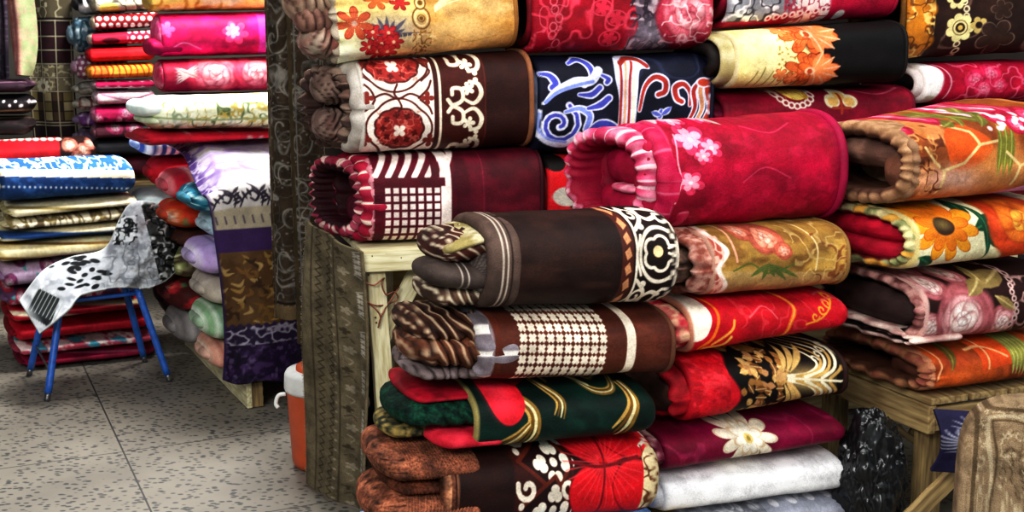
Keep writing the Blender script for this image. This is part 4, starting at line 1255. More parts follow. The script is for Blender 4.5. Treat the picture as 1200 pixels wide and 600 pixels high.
# ================================================================== furniture under the stacks
def part_board(name, root, p, q, w, t, mat, up=(0, 0, 1), seed=0, label=None):
    me, M = board(p, q, w, t, up, seed=seed)
    o = link(name, me, mat)
    o.parent = root
    o.matrix_parent_inverse = root.matrix_world.inverted()
    o.matrix_world = M
    if label: o['label'] = label
    return o


def T(v): return Matrix.Translation(Vector(v))


def wpart(name, root, me, mat, label=None):
    o = link(name, me, mat)
    o.parent = root; o.matrix_parent_inverse = root.matrix_world.inverted()
    if label: o['label'] = label
    return o


def setcol(me, c):
    a = me.color_attributes.new('Col', 'FLOAT_COLOR', 'POINT')
    cc = np.ones((len(me.vertices), 4), np.float32); cc[:, :3] = lin(hx(c)); a.data.foreach_set('color', cc.ravel())
    return me


tp = PB.at(424, 300); tp[2] = 0
tb = empty('market_table', T(tp))
tag(tb, 'cream painted wooden table with a nailed corner post, carrying the back row of blankets', 'table')
e1 = tp + PB.a * 2.75
part_board('top_board', tb, tp + PB.b * .10 + [0, 0, ZT - .014], e1 + PB.b * .10 + [0, 0, ZT - .014], .24, .022, M_WOOD, PB.b, 1)
part_board('top_board', tb, tp + PB.b * .36 + [0, 0, ZT - .014], e1 + PB.b * .36 + [0, 0, ZT - .014], .24, .022, M_WOOD, PB.b, 2)
part_board('front_beam', tb, PB.at(424, 307, -.004), PB.at(424, 307, -.004) + PB.a * 2.7, .068, .03, M_WOOD, seed=3)
a = PB.at(439, 316, .03); b = a.copy(); b[2] = 0; b += PB.a * .045
part_board('leg', tb, b, a, .062, .05, M_WOOD, PB.a, 4)
for da, db in ((2.6, .03), (.14, .36), (2.6, .46)):
    q = tp + PB.a * da + PB.b * db
    part_board('leg', tb, q, q + [0, 0, ZT - .03], .062, .05, M_WOOD, PB.a, 5)
part_board('brace', tb, PB.at(446, 398, .06), PB.at(490, 318, .06), .062, .025, M_WOOD, seed=6)
part_board('shade_panel', tb, tp + PB.a * .14 + PB.b * .5 + [0, 0, .46], e1 + PB.b * .5 + [0, 0, .46], .88, .015, M_RAW, seed=7)  # added panel, blocks light so the space under the table stays dark
bm = bmesh.new()
for px, py in ((424, 299), (424, 309), (436, 300), (470, 302), (432, 322), (440, 372), (441, 378)):
    v = PB.at(px, py, -.017 if py < 312 else .003)
    bmesh.ops.create_uvsphere(bm, u_segments=6, v_segments=4, radius=.0035, matrix=T(v))
wpart('nail', tb, bm_mesh(bm, True), plain_mat('nail_iron', '#5a4a3c', .6, .5))
o = link('tie_wire', tube(smooth_path([PB.at(x, y, o_) for x, y, o_ in ((424, 330, .0), (438, 334, -.012), (447, 328, -.01), (452, 325, .02), (447, 330, -.01), (452, 345, .0), (462, 342, .02), (466, 350, .03), (455, 356, .02),
                                                                        (440, 358, -.01), (427, 352, -.005), (440, 362, -.012), (446, 372, -.01), (443, 384, -.008), (449, 366, .0), (468, 336, .03))], 6), .0028, 6), M_WIRE)
tag(o, 'thin reddish wire tied round the cream table post and brace', 'wire')

pal = PH.at(470, 640); pal[2] = 0
pr = empty('wooden_pallet', T(pal)); tag(pr, 'low raw wood pallet under the near stack of blankets', 'pallet')
for k in range(4): part_board('deck_board', pr, pal + PH.b * (.05 + .115 * k) + [0, 0, .135], pal + PH.b * (.05 + .115 * k) + PH.a * .95 + [0, 0, .135], .10, .022, M_RAW, PH.b, k)
for k in range(3): part_board('bearer', pr, pal + PH.a * (.06 + .4 * k) + [0, 0, .06], pal + PH.a * (.06 + .4 * k) + PH.b * .46 + [0, 0, .06], .118, .07, M_RAW, seed=k)

# raw wood table on the right
rt0 = PF.at(1090, 478, .045)
r0 = rt0.copy(); r0[2] = 0
rt = empty('raw_wood_table', T(r0)); tag(rt, 'raw wood table with a thick side beam, carrying the right stack of blankets', 'table')
F4z = PF.at(1094, 467, .02)[2] - .002
part_board('side_beam', rt, rt0 + PF.a * .012 + [0, 0, F4z - .082 - rt0[2]], rt0 + PF.a * .012 + PF.b * .62 + [0, 0, F4z - .082 - rt0[2]], .095, .03, M_RAW, seed=1)
for k in range(7):
    q = rt0 + PF.a * (.075 + .165 * k); q[2] = F4z - .018
    part_board('top_board', rt, q - PF.b * .005, q + PF.b * .62, .15, .024, M_RAW, PF.a, k)
q = rt0.copy(); q[2] = F4z - .085
part_board('front_beam', rt, q + PF.a * .03 + PF.b * .02, q + PF.a * 1.15 + PF.b * .02, .08, .024, M_RAW, seed=8)
for da, db in ((.06, .12), (1.1, .06), (.06, .56), (1.1, .56)):
    q = r0 + PF.a * da + PF.b * db if (da, db) != (.06, .12) else PF.at(1087, 540, .12) * [1, 1, 0]
    part_board('leg', rt, q, q + [0, 0, F4z - .05], .085, .05, M_RAWV, PF.a, 5)
part_board('brace', rt, PF.at(1052, 622, -.0), PF.at(1132, 542, -.0), .062, .022, M_RAW, seed=6)
for k in range(3):
    part_board('slat', rt, PF.at(1050 + 16 * k, 500 + 4 * k, .35), PF.at(1090 + 14 * k, 532 + 3 * k, .35), .022, .012, M_RAW, seed=k)


def bag_mesh():
    bm = bmesh.new(); bmesh.ops.create_icosphere(bm, subdivisions=6, radius=1)
    V = np.array([v.co[:] for v in bm.verts])
    n = V.copy()
    r = 1 + .30 * (fbm(n[:, 0] * 2.3, n[:, 1] * 2.3, n[:, 2] * 2.3, 4) - .5) * 2
    cr = np.abs(fbm(n[:, 0] * 4 + 9, n[:, 1] * 4, n[:, 2] * 4, 14, 2) - .5) * 2
    cr2 = np.abs(fbm(n[:, 0] * 9 + 9, n[:, 1] * 9, n[:, 2] * 9, 24, 2) - .5) * 2
    r += .26 * np.minimum(cr, .3) + .16 * np.minimum(cr2, .25)
    P = n * r[:, None] * np.array([.105, .10, .20])
    P[:, 2] = np.maximum(P[:, 2], -.19)
    for v, p in zip(bm.verts, P): v.co = p
    return bm_mesh(bm, True)


bp = PF.at(1022, 540, .12); bp[2] = .205
o = link('plastic_bag', bag_mesh(), M_BAG, None, T(bp)); tag(o, 'crumpled black plastic bag stuffed below the raw wood table', 'bag')


def navy_c(u, v):
    p = Dye(1096 + u * 160, 452 + v * 75, '#2a2550', 3); p.mottle(16, 12, '#3a3568', .7)
    W = '#c9cbdc'
    for cx, cy, a0 in ((1108, 486, 200), (1118, 470, 260), (1124, 498, 240), (1150, 500, 180), (1130, 466, 320), (1180, 490, 220)):
        for k in range(9):
            a = math.radians(a0 + k * 22 - 90); p.line([(cx, cy), (cx + 10 * math.cos(a), cy + 10 * math.sin(a)), (cx + 17 * math.cos(a + .25), cy + 15 * math.sin(a + .25))], 2.2, W, True, (1, .8, .3))
    p.filigree(8, .07, '#a9abc4', 3, amt=.8, box=(1120, 450, 1260, 478)); m = np.clip((p.x - 1128) / 20, 0, 1) * np.clip((474 - p.y) / 8, 0, 1); p.mix(m * .8, '#b9bcc9')
    return p.c


n0 = PF.at(1100, 456, -.06)
def navy_f(u, v):
    w = .012 * np.sin(u * 9 + 2 * v) * v - .05 * np.sin(np.clip(v, 0, 1) * PI * .9) - .02
    d = 1.12 * u
    z = F4z - .012 - .19 * v - .03 * np.sin(u * 3)
    back = np.clip(.10 - u, 0, .10) * .4
    return n0[None, :2].repeat(len(u), 0).__class__(0) if False else np.stack([n0[0] + PF.a[0] * d + PF.b[0] * (w + back), n0[1] + PF.a[1] * d + PF.b[1] * (w + back), z], 1)


o = link('hanging_cloth', cloth(navy_f, 150, 70, navy_c, .012), M_PLUSH); tag(o, 'dark navy cloth with white flower sprays, hanging from under the rust orange blanket', 'cloth')


# tan embossed rug over a rounded block, close on the right
def rug_block():
    nu, nv = 260, 220
    th = np.linspace(-PI, PI, nu, endpoint=False); ph = np.linspace(-PI / 2, PI / 2, nv)
    TH, PH_ = np.meshgrid(th, ph, indexing='ij')
    f = lambda w, e: np.sign(w) * np.abs(w) ** e
    e1, e2 = .28, .34
    # outline in the front plane (along a, up), bulge along -b
    cx = f(np.cos(TH), e2); cz = f(np.sin(TH), e2)
    k = f(np.cos(PH_), e1)
    A, H, Dp = .42, .40, .055
    x = A * cx * k; z = H * cz * k; y = -Dp * f(np.sin(PH_), e1)
    z = z + H - .0
    wob = .006 * (fbm(x * 9, z * 9, y * 9, 3) - .5)
    y = y + wob
    V = np.stack([x, y, z], -1).reshape(-1, 3)
    F = grid_faces(nu, nv, False, True)
    X, Z = V[:, 0], V[:, 2]
    p = Dye((X + A) * 470, (2 * H - Z) * 470, '#8f7a60', 5)
    p.mottle(8, 6, '#a18b6f', .7); p.mottle(5, 4, '#75624b', .6, .5, .7, 3)
    d = (1 - np.maximum(np.abs(X) / A, np.abs(Z - H) / H)) * 190
    wv = 5 * np.sin((X - Z) * 22) + 2 * np.sin((X + Z) * 31)
    L, Dk = '#bcab8d', '#5f4e39'
    for c, w, col in ((16, 3, Dk), (31 , 2.4, L), (36, 1.6, Dk)):
        p.mix(np.clip(w - np.abs(d + (wv if c > 20 else 0) - c), 0, 1), col)
    ins = np.clip((d - 40) / 4, 0, 1)
    n = fbm(p.x / 9, p.y / 9, 0, 44, 2); p.mix(np.clip(1.4 - np.abs(n - .5) / .05, 0, 1) * ins, '#5f4e3a'); n = fbm(p.x / 13, p.y / 13, 0, 54, 2); p.mix(np.clip(1.4 - np.abs(n - .52) / .032, 0, 1) * ins, L)
    b = np.clip((d - 17) / 2, 0, 1) * np.clip((28 - d) / 2, 0, 1); n = fbm(p.x / 6, p.y / 6, 0, 64, 2); p.mix(np.clip(1.3 - np.abs(n - .5) / .06, 0, 1) * b, L)
    return mesh_np(V, F, p.c)


PR = Plane(1122, 2.95, -12)
rb = PR.at(1127, 520); zt = PR.at(1160, 466)[2]
ro = rb + PR.a * .42 + PR.b * .05; ro[2] = 0
Mr = Matrix.Translation(Vector(ro)) @ Matrix.Rotation(PR.theta, 4, 'Z') @ Matrix.Diagonal((1, 1, zt / .8, 1))
o = link('draped_rug', rug_block(), M_WOVEN, None, Mr); tag(o, 'tan embossed rug over a rounded block, in front of the raw wood table', 'rug')

# ================================================================== hanging carpets, cooler
lf = PB.at(424, 300, -.045); lf[2] = 0
lb = np.array([-.712, 4.16, 0])
ztop = ZT - .0


def runner_f(u, v):
    base = lb[None] + (lf - lb)[None] * u[:, None]
    d = (lf - lb)[:2] / np.linalg.norm((lf - lb)[:2]); nrm = np.array([d[1], -d[0]])
    w = .008 * np.sin(u * 11 + v * 2) + .012 * np.sin(v * 5 + u * 3) + .02 * v * np.sin(u * 6)
    z = (1 - v) * (ztop + .06 * (1 - u)) + v * .012
    sp = 1 + .0 * v
    return np.stack([base[:, 0] + nrm[0] * w - .035 * v * (1 - u), base[:, 1] + nrm[1] * w, z], 1)


def runner_c(u, v):
    p = Dye(360 + 66 * u, 268 + 380 * v, '#8a7c60', 8); p.mottle(20, 30, '#988a6e', .8); p.mottle(4, 4, '#6f6349', .5, .5, .7, 2)
    Dk, L = '#564a36', '#c0b298'
    for x0 in (372, 398): p.mix(np.clip(1.2 - np.abs(p.x - x0), 0, 1), Dk)
    zz = np.abs(((p.y / 11) % 1) - .5) * 10
    for x0 in (376, 387): p.mix(np.clip(1.5 - np.abs(p.x - x0 - zz), 0, 1), Dk)
    for k in range(28):
        y = 280 + 14 * k; p.disc(394, y, 1.6, L); p.disc(391, y + 6, 1.2, Dk)
    for k in range(8):
        y = 285 + 57 * k
        for q in ((0, 0), (0, 8), (0, 16), (0, -8)): p.petals(421 + q[0], y + q[1], 4, 4, '#d9d0c0', 45, .3)
        p.line([(418, y - 12), (424, y - 15)], 1.5, '#d9d0c0', False); p.line([(418, y + 20), (424, y + 23)], 1.5, '#d9d0c0', False)
        p.petals(408, y + 20, 6, 5, L, 0, .3); p.petals(405, y - 6, 5, 4, Dk, 0, .4); p.line([(404, y + 32), (410, y + 36), (407, y + 42)], 1.4, L); p.line([(402, y + 6), (408, y + 2), (412, y + 8)], 1.2, Dk)
    p.filigree(9, .04, '#8f8468', 4, amt=.6, box=(400, 260, 418, 660))
    return p.c


rn = link('carpet_runner', cloth(runner_f, 90, 420, runner_c, .01), M_WOVEN); tag(rn, 'grey-brown patterned carpet runner hanging down the left end of the cream table', 'carpet')
V = []; F = []
for k in range(150):
    v = k / 149; q = runner_f(np.array([0.0]), np.array([v]))[0]
    dx = -.012 - .006 * RNG.rand(); s = len(V)
    V += [q + [0, 0, .002], q + [dx, .004, -.004 + .004 * RNG.rand()], q + [dx, .008, -.006], q + [0, 0, -.002]]; F.append([s, s + 1, s + 2, s + 3])
wpart('fringe', rn, setcol(mesh_np(V, F), '#8f836a'), M_WOVEN)

YH = 4.78
def hang_f(x0, x1, ztopv, zbot, Y, ph, amp=.02):
    def f(u, v):
        X = x0 + (x1 - x0) * u
        return np.stack([X, Y + amp * np.sin(u * 7 + ph) + .012 * np.sin(v * 4 + ph) - .0 * v, ztopv + (zbot - ztopv) * v], 1)
    return f


def paisley(W, H, seed, border=None):
    def c(u, v):
        p = Dye(u * W, v * H, '#4a3b2d', seed); p.mottle(18, 30, '#574737', .8)
        L = '#a39d93'
        p.filigree(16, .035, L, 3, amt=.85, warp=14); p.filigree(9, .04, '#6d665c', 7, amt=.8)
        p.filigree(26, .02, '#b0aaa0', 9, amt=.9)
        rg = np.random.RandomState(seed)
        for k in range(9):
            x, y = rg.uniform(6, W - 6), H * (k + .5) / 9
            pts = [(x + r * math.cos(t), y + 1.5 * r * math.sin(t)) for t, r in ((a * .5, 13 - a) for a in range(12))]
            p.line(pts, 1.8, '#a9a396'); p.line([(a + 2, b + 1) for a, b in pts[:8]], 1, '#5a5046')
        for k in range(120): p.disc(rg.uniform(0, W), rg.uniform(0, H), 1.0, '#a39c90')
        if border: border(p)
        return p.c
    return c


def bord(p):
    p.box(0, 404, 60, 420, '#8a7350'); p.box(0, 400, 60, 403, '#2a2018'); p.vband(2, 2, '#6d5a40')


def bord2(p):
    p.box(0, 430, 60, 446, '#5f4c34'); p.vband(3, 5, '#59492f'); p.vband(9, 1.4, '#8f8a80')


xl, xm, xr = [(px - 600) / FPX * math.cos(PITCH) * YH * 1.0 for px in (308, 340, 392)]
z_at = lambda py, Y: at_y(600, py, Y)[2]
o = link('hanging_carpet', cloth(hang_f(xl - .0, xm + .02, 2.05, z_at(375, YH), YH + .03, 1), 90, 420, paisley(34, 420, 5, bord), .008), M_WOVEN); tag(o, 'dark brown paisley carpet strip with tan bottom border, hanging beside the purple bedspread', 'carpet', 'hanging paisley carpets')
o = link('hanging_carpet', cloth(hang_f(xm, xr, 2.05, z_at(401, YH), YH - .03, 3), 110, 446, paisley(54, 446, 9, bord2), .008), M_WOVEN); tag(o, 'dark brown paisley carpet, longer of the hanging pair, nearest the table', 'carpet', 'hanging paisley carpets')


def lathe(prof, seg=48):
    V = [(r * math.cos(2 * PI * k / seg), r * math.sin(2 * PI * k / seg), z) for r, z in prof for k in range(seg)]
    return mesh_np(V, grid_faces(len(prof), seg, True))


cl = empty('water_cooler', T((-.722, 4.40, 0))); tag(cl, 'orange water cooler jug with white lid rim, standing on the floor by the carpet runner', 'cooler')
wpart('body', cl, None, None) if False else None
for nm, pf, mt in (('body', [(.001, .0), (.10, .0), (.118, .008), (.124, .03), (.136, .29), (.138, .30), (.13, .305), (.001, .305)], M_ORANGE),
                   ('lid_rim', [(.12, .30), (.142, .302), (.146, .315), (.143, .365), (.136, .378), (.11, .382), (.001, .382)], M_WHITEP),
                   ('lid', [(.10, .38), (.098, .395), (.08, .402), (.03, .404), (.025, .425), (.001, .427)], M_ORANGE)):
    o = link(nm, lathe(pf), mt, cl)
for s in (-1, 1):
    link('handle', tube(smooth_path([(s * .138, -.02, .285), (s * .165, -.025, .28), (s * .175, -.03, .25), (s * .165, -.035, .235)], 5), .008, 8), M_WHITEP, cl)

# ================================================================== purple bed of blankets
C0 = np.array([-1.172, 5.09, 0.0]); TH = math.radians(27)
PA = np.array([math.cos(TH), math.sin(TH), 0]); PBk = np.array([-math.sin(TH), math.cos(TH), 0])
cr = empty('wooden_crate', T(C0)); tag(cr, 'low pale painted crate on the floor under the purple bedspread', 'crate')
LW = 1.25
part_board('side_board', cr, C0 + PA * .012 + PBk * .0 + [0, 0, .062], C0 + PA * .012 + PBk * 1.3 + [0, 0, .062], .12, .024, M_WOOD, seed=1)
part_board('side_board', cr, C0 + PA * LW + [0, 0, .062], C0 + PA * LW + PBk * 1.3 + [0, 0, .062], .12, .024, M_WOOD, seed=1)
for x in (.05, .27, .6, .95):
    part_board('block', cr, C0 + PA * x + PBk * .035 + [0, 0, .004], C0 + PA * x + PBk * .035 + [0, 0, .115], .075 if x > .1 else .05, .06, M_RAWV, PA, 2)
for k in range(6):
    q = C0 + PBk * (.09 + .22 * k) + [0, 0, .132]
    part_board('deck_board', cr, q, q + PA * LW, .19, .018, M_WOOD, PBk, k)


def bundle(label, cb, zb, zt, D, x0, L, paint, c2=None, ridge=None, dens=.0042, nose=.09, n=2.5, group='folded blankets in the bed stack', base=C0, A=PA, B=PBk, mat=None, cat='blanket', name='folded_blanket', scale=240):
    """Rolled bundle with its rounded left end towards the aisle."""
    H = zt - zb - .008
    O = base + B * cb + A * x0; O = np.array([O[0], O[1], zb + .004])
    M = Matrix(((A[0], B[0], 0, O[0]), (A[1], B[1], 0, O[1]), (0, 0, 1, O[2]), (0, 0, 0, 1)))
    root = empty(name, M); tag(root, label, cat, group)
    U = loop_samples(n, D, H, dens, .2, 3)
    V, F, reg = sleeve(0, L, D, lambda x: H, .03, U, int(L / dens / 1.5), nose=nose, ridge=ridge, disp=.006, seed=int(zb * 100 + cb * 10), er=.03)
    # pattern runs along the roll (x) and round it (t)
    t = np.arctan2(V[:, 2] - H / 2, -V[:, 1]) / (2 * PI) * (D + H) * 2
    p = Dye(V[:, 0] * scale, t * scale * .8, '#888888', int(zb * 50) + 3)
    if callable(paint): paint(p)
    else:
        p.fill(paint[0])
        if len(paint) > 1: p.mottle(22, 14, paint[1], .9)
    if ridge is not None and c2:
        g = np.abs(np.sin(ridge_phase(V[:, 0], V[:, 1], V[:, 2] - H / 2, ridge, int(zb * 100 + cb * 10)))); p.mix(np.clip((g - .55) / .25, 0, 1), c2)
    link('body', mesh_np(V, F, p.c), mat or M_PLUSH, root)
    # inner roll showing at the end
    Ui = loop_samples(2.4, D * .5, H * .42, dens * 1.4, .2, 1)
    Vi, Fi, ri = sleeve(-.016, .08, D * .5, lambda x: H * .42, .02, Ui, 12, nose=.03, disp=.004, seed=3, cz=H * .5)
    link('inner_fold', mesh_np(Vi, Fi, np.clip(mtint(p.c[:len(V)].mean(0) * .8, p.c.mean(0), Vi, 3), 0, 1)), mat or M_PLUSH, root)
    return root


def stripes(a, b, w, d=None):
    def f(p):
        p.fill(a); s = (p.x / w) % 1; p.mix(np.clip((np.abs(s - .5) - .25) * 8 + .5, 0, 1), b)
        if d: p.mix(np.clip(1 - np.abs(((p.x / w / 2) % 1) - .5) * 9, 0, 1), d)
    return f


def curls(a, b, sc=14, w=.07, c=None):
    def f(p):
        p.fill(a); p.filigree(sc, w, b, 3)
        if c: p.filigree(sc * .6, w, c, 8)
    return f


def blooms(a, cols, leafc=None, r=12, step=34):
    def f(p):
        p.fill(a); rg = np.random.RandomState(p.seed); x0, x1, y0, y1 = p.x.min(), p.x.max(), p.y.min(), p.y.max()
        nx_, ny_ = int((x1 - x0) / step) + 1, int((y1 - y0) / step) + 1
        for i in range(nx_):
            for j in range(ny_):
                x, y = x0 + (i + rg.rand()) * step, y0 + (j + rg.rand()) * step
                if leafc: p.leaf(x, y, x + r * 1.6 * math.cos(i + 2 * j), y + r * 1.6 * math.sin(i + 2 * j), r * .6, leafc)
                p.rose(x, y, r * rg.uniform(.8, 1.2), cols, 6, .9, i * 7 + j)
    return f


FR, BR_ = .30, .84
for a in (('pinkish cream wavy-striped rolled blanket, lowest at the bed stack\'s front corner', FR, .145, .285, .52, -.13, 1.2, stripes('#d9a08c', '#e9d9c4', 13, '#b86a5c')),
          ('green and white striped rolled blanket, on the pinkish one at the bed stack\'s front corner', FR, .285, .445, .52, -.15, 1.2, stripes('#8fb08a', '#dfe8d8', 16, '#5f8a68')),
          ('plain beige rolled blanket under the lavender one in the bed stack', FR, .445, .585, .52, -.14, 1.2, ('#c2b8aa', '#aaa092')),
          ('lavender rolled blanket with pale stripes in the bed stack', FR, .585, .735, .52, -.17, 1.2, stripes('#b9a0d2', '#e3d8ee', 24, '#8d76ad')),
          ('pale blue rolled blanket above the lavender one in the bed stack', FR, .735, .86, .52, -.10, 1.2, ('#b9d2de', '#d8e6ea')),
          ('teal patterned rolled blanket, highest at the bed stack\'s front corner', FR, .86, .985, .52, -.18, 1.2, curls('#1f6f86', '#bfe0e4', 10, .07, '#123f58'))):
    bundle(*a)
for a in (('grey rolled blanket with fine stripes, lowest of the bed stack\'s rear row', BR_, .145, .315, .52, -.17, 1.2, stripes('#8f8a88', '#a9a4a2', 9, '#77716f')),
          ('dark red and green rolled blanket above the grey one in the bed stack', BR_, .315, .475, .52, -.19, 1.2, blooms('#4a1a18', ('#b8202a', '#e0504a', '#f0c0b0'), '#4f7a4a', 13, 40)),
          ('yellow-green patterned rolled blanket behind the black and white throw', BR_, .475, .62, .52, -.18, 1.2, curls('#7d8450', '#d9d8a8', 12, .08, '#4a3a2c')),
          ('dark brown rolled blanket wedged behind the lavender one', BR_, .62, .715, .52, -.14, 1.2, ('#4a2a22', '#6d4234')),
          ('orange-red rolled blanket with pale flower print in the bed stack\'s rear row', BR_, .715, .85, .52, -.18, 1.2, blooms('#c8381f', ('#d8642a', '#f0a080', '#f6e0d0'), '#6a7a4a', 13, 38)),
          ('pink and red banded rolled blanket beside the teal one', BR_, .85, 1.0, .52, -.17, 1.2, stripes('#c22038', '#e88a92', 30, '#efe0dc')),
          ('plain red rolled blanket at the rear of the bed stack', 1.36, .85, 1.02, .46, -.14, 1.2, ('#c8162c', '#a80f22')),
          ('blue and white striped rolled blanket at the rear top of the bed stack', 1.36, 1.02, 1.15, .46, -.20, 1.2, stripes('#2f4a9c', '#e4e6f2', 11)),
          ('dark rolled blanket at the rear base of the bed stack', 1.36, .145, .45, .46, -.12, 1.2, ('#3a2a2a', '#5a4444')),
          ('pale grey blue rolled blanket between the quilts and the bed stack', 1.36, .66, .85, .46, -.24, 1.2, ('#9aa8a8', '#c0c8c4')),
          ('dark green rolled blanket behind the throw, deep in the bed stack', 1.36, .45, .66, .46, -.16, 1.2, ('#2c3a34', '#4a5a50'))):
    bundle(*a)

prof = np.array([(1.05, 1.18), (.75, 1.155), (.40, 1.09), (.14, 1.03), (.02, 1.005), (-.035, .955), (-.055, .80), (-.06, .6), (-.055, .4), (-.05, .25), (-.04, .135)])
pl_ = np.concatenate([[0], np.cumsum(np.linalg.norm(np.diff(prof, axis=0), axis=1))]); pl_ /= pl_[-1]
pp = smooth_path([(a, b, 0) for a, b in prof], 12)[:, :2]
ppl = np.concatenate([[0], np.cumsum(np.linalg.norm(np.diff(pp, axis=0), axis=1))]); ptot = ppl[-1]; ppl = ppl / ptot


def spread_f(u, v):
    b = np.interp(v, ppl, pp[:, 0]); z = np.interp(v, ppl, pp[:, 1])
    front = np.clip((v - .52) / .1, 0, 1)
    a = -.12 + .98 * u
    a = a + .05 * (1 - front) * (1 - u) * 0 + .02 * np.sin(v * 9)
    b = b - front * (.014 * np.sin(a * 22) + .01 * np.sin(a * 9 + 1)) * np.clip((v - .6) * 3, 0, 1)
    z = z + (1 - front) * (.010 * np.sin(a * 8 + b * 6) + .008 * fbm(a * 9, b * 9, 0, 3)) - (1 - front) * .10 * np.clip(.10 - u, 0, .1) * 6
    zb = np.clip((v - .9) * 10, 0, 1)
    z = z + zb * (.05 * np.clip(.12 - u, 0, 1) * 4 + .012 * np.sin(a * 30))
    return np.stack([C0[0] + PA[0] * a + PBk[0] * b, C0[1] + PA[1] * a + PBk[1] * b, z], 1)


def spread_c(u, v):
    z = np.interp(v, ppl, pp[:, 1]); b = np.interp(v, ppl, pp[:, 0])
    y = np.where(v < .52, 60 - 0, 0) * 0 + np.where(b > .0, 205 - b * 260, 205 + (1.0 - z) * 300)
    p = Dye(258 + u * 250, y, '#efeaf0', 12)
    # top: white with violet swirls
    t = p.y < 206
    q = Dye(p.x[t], p.y[t], '#f1edf3', 4); q.filigree(50, .05, '#8d6ac0', 3, amt=.9, warp=30); q.filigree(24, .05, '#a98ad2', 6, amt=.8); q.mottle(60, 18, '#c9b4e0', .7, .5, .7, 3); q.filigree(12, .05, '#d9cfa0', 9, amt=.4)
    q.mix(np.clip((270 - q.x) / 6, 0, 1) * .9, '#4a2a7a'); q.filigree(9, .08, '#e6dcf0', 2, amt=.8, box=(250, -200, 272, 206))
    q.mix(np.clip((q.x - 285) / 60, 0, 1) * .55, '#fbf8fb'); p.c[t] = q.c  # fades to white rightwards: blown-out light painted into the cloth colour
    D2 = '#2c2233'
    p.box(200, 206, 600, 234, '#f1eae6')
    for k in range(9):
        x = 268 + 30 * k
        p.line([(x - 8, 232), (x - 2, 220), (x + 8, 214), (x + 14, 219), (x + 10, 225), (x + 5, 222)], 3.2, D2, True, (.5, 1, .7)); p.line([(x + 16, 232), (x + 18, 222), (x + 12, 212), (x + 4, 207)], 2.6, D2, True, (.5, 1, .4))
        for t in range(4): p.leaf(x - 4 + 5 * t, 226 - 3 * t, x - 10 + 6 * t, 215 - 2 * t, 3.4, D2); p.leaf(x + 15, 228 - 4 * t, x + 24, 224 - 5 * t, 3.4, D2)
    p.box(200, 232, 600, 262, '#d9ccb0')
    for k in range(24): p.line([(262 + 10 * k, 243), (263 + 10 * k, 252)], 2, '#7a6a7a', False)
    p.box(200, 259, 600, 290, '#4a2a6a'); p.mottle(14, 10, '#5f3a80', .0)
    p.box(200, 289, 600, 388, '#7d5a34')
    k = (p.y > 289) & (p.y < 388); q = Dye(p.x[k], p.y[k], '#7a5630', 6); q.mottle(16, 18, '#6a4524', .9, .45, .6)
    rg = np.random.RandomState(6)
    for t in range(170):
        x, y, a_, l = rg.uniform(255, 500), rg.uniform(292, 386), rg.uniform(0, PI), rg.uniform(8, 16)
        q.line([(x, y), (x + l * .6 * math.cos(a_), y + l * .6 * math.sin(a_)), (x + l * math.cos(a_ + .7), y + l * math.sin(a_ + .7))], 5, ('#b8924a', '#4a2e18', '#d0ae6a', '#93682f')[t % 4], True, (.2, 1, .4))
    p.c[k] = q.c
    p.box(200, 386, 600, 412, '#2f1f44')
    k = (p.y > 386) & (p.y < 412); q = Dye(p.x[k], p.y[k], '#2f1f44', 7); q.filigree(9, .09, '#c9c0d6', 4); p.c[k] = q.c
    for x in range(258, 520, 9): p.disc(x, 386, 3, '#3a2850'); p.disc(x, 412, 3, '#c9c0d6', amt=.6)
    k = p.y > 412; q = Dye(p.x[k], p.y[k], '#2a1440', 8); q.mottle(7, 9, '#5a3a78', .9, .5, .68, 2); q.mottle(5, 7, '#8d74a8', .7, .58, .72, 6); q.mottle(8, 8, '#160a24', .8, .5, .7, 9); p.c[k] = q.c
    p.mix(np.clip(1 - (p.x - 258) / 4, 0, 1) * (p.y > 200), '#3a2458')
    return p.c


bs_ = link('bedspread', cloth(spread_f, 300, 460, spread_c, .012), M_PLUSH); tag(bs_, 'purple and white bedspread draped over the bed stack with a dark purple shaggy lower edge', 'bedspread')

PP = Plane(290, 5.09, 27); PP.p = C0.copy()
blanket('folded_blanket', 'mint and cream folded blanket lying on top of the purple bedspread', PP, ((176, 113), (345, 108), (345, 150), (176, 153)), .5,
        lambda p: (p.fill('#dcdfb8'), p.filigree(13, .06, '#5f7048', 3), p.filigree(9, .05, '#b7a050', 5), p.mottle(30, 12, '#eef0e0', .6), p.box(160, 112, 345, 121, '#cfe6e0'), p.line([(165, 138), (240, 142), (345, 138)], 2, '#8a9a6a')), off=.42, dens=.8, inside='#5a6a5a',
        group='blankets on the bed stack', bnose=.06, mat=M_COTTON,
        inner=[dict(d=.96, h=.5, cz=.66, x=-.05, len=.2, c='#cfe6e2', c2='#e8efe4', nose=.05), dict(d=.9, h=.3, cz=.3, x=-.02, len=.2, c='#d6dcc0', c2='#a9b890', nose=.05)])
blanket('folded_blanket', 'red folded blanket under the mint and cream one on the bed stack', PP, ((168, 152), (345, 151), (345, 160), (172, 172)), .5,
        blooms('#b8162c', ('#c8283c', '#e87880', '#f0d0c8'), None, 7, 26), off=.44, dens=.7, inside='#5a0a14', group='blankets on the bed stack', bnose=.05,
        inner=[dict(d=.9, h=.6, cz=.5, x=-.03, len=.1, c='#a81428', nose=.03)])

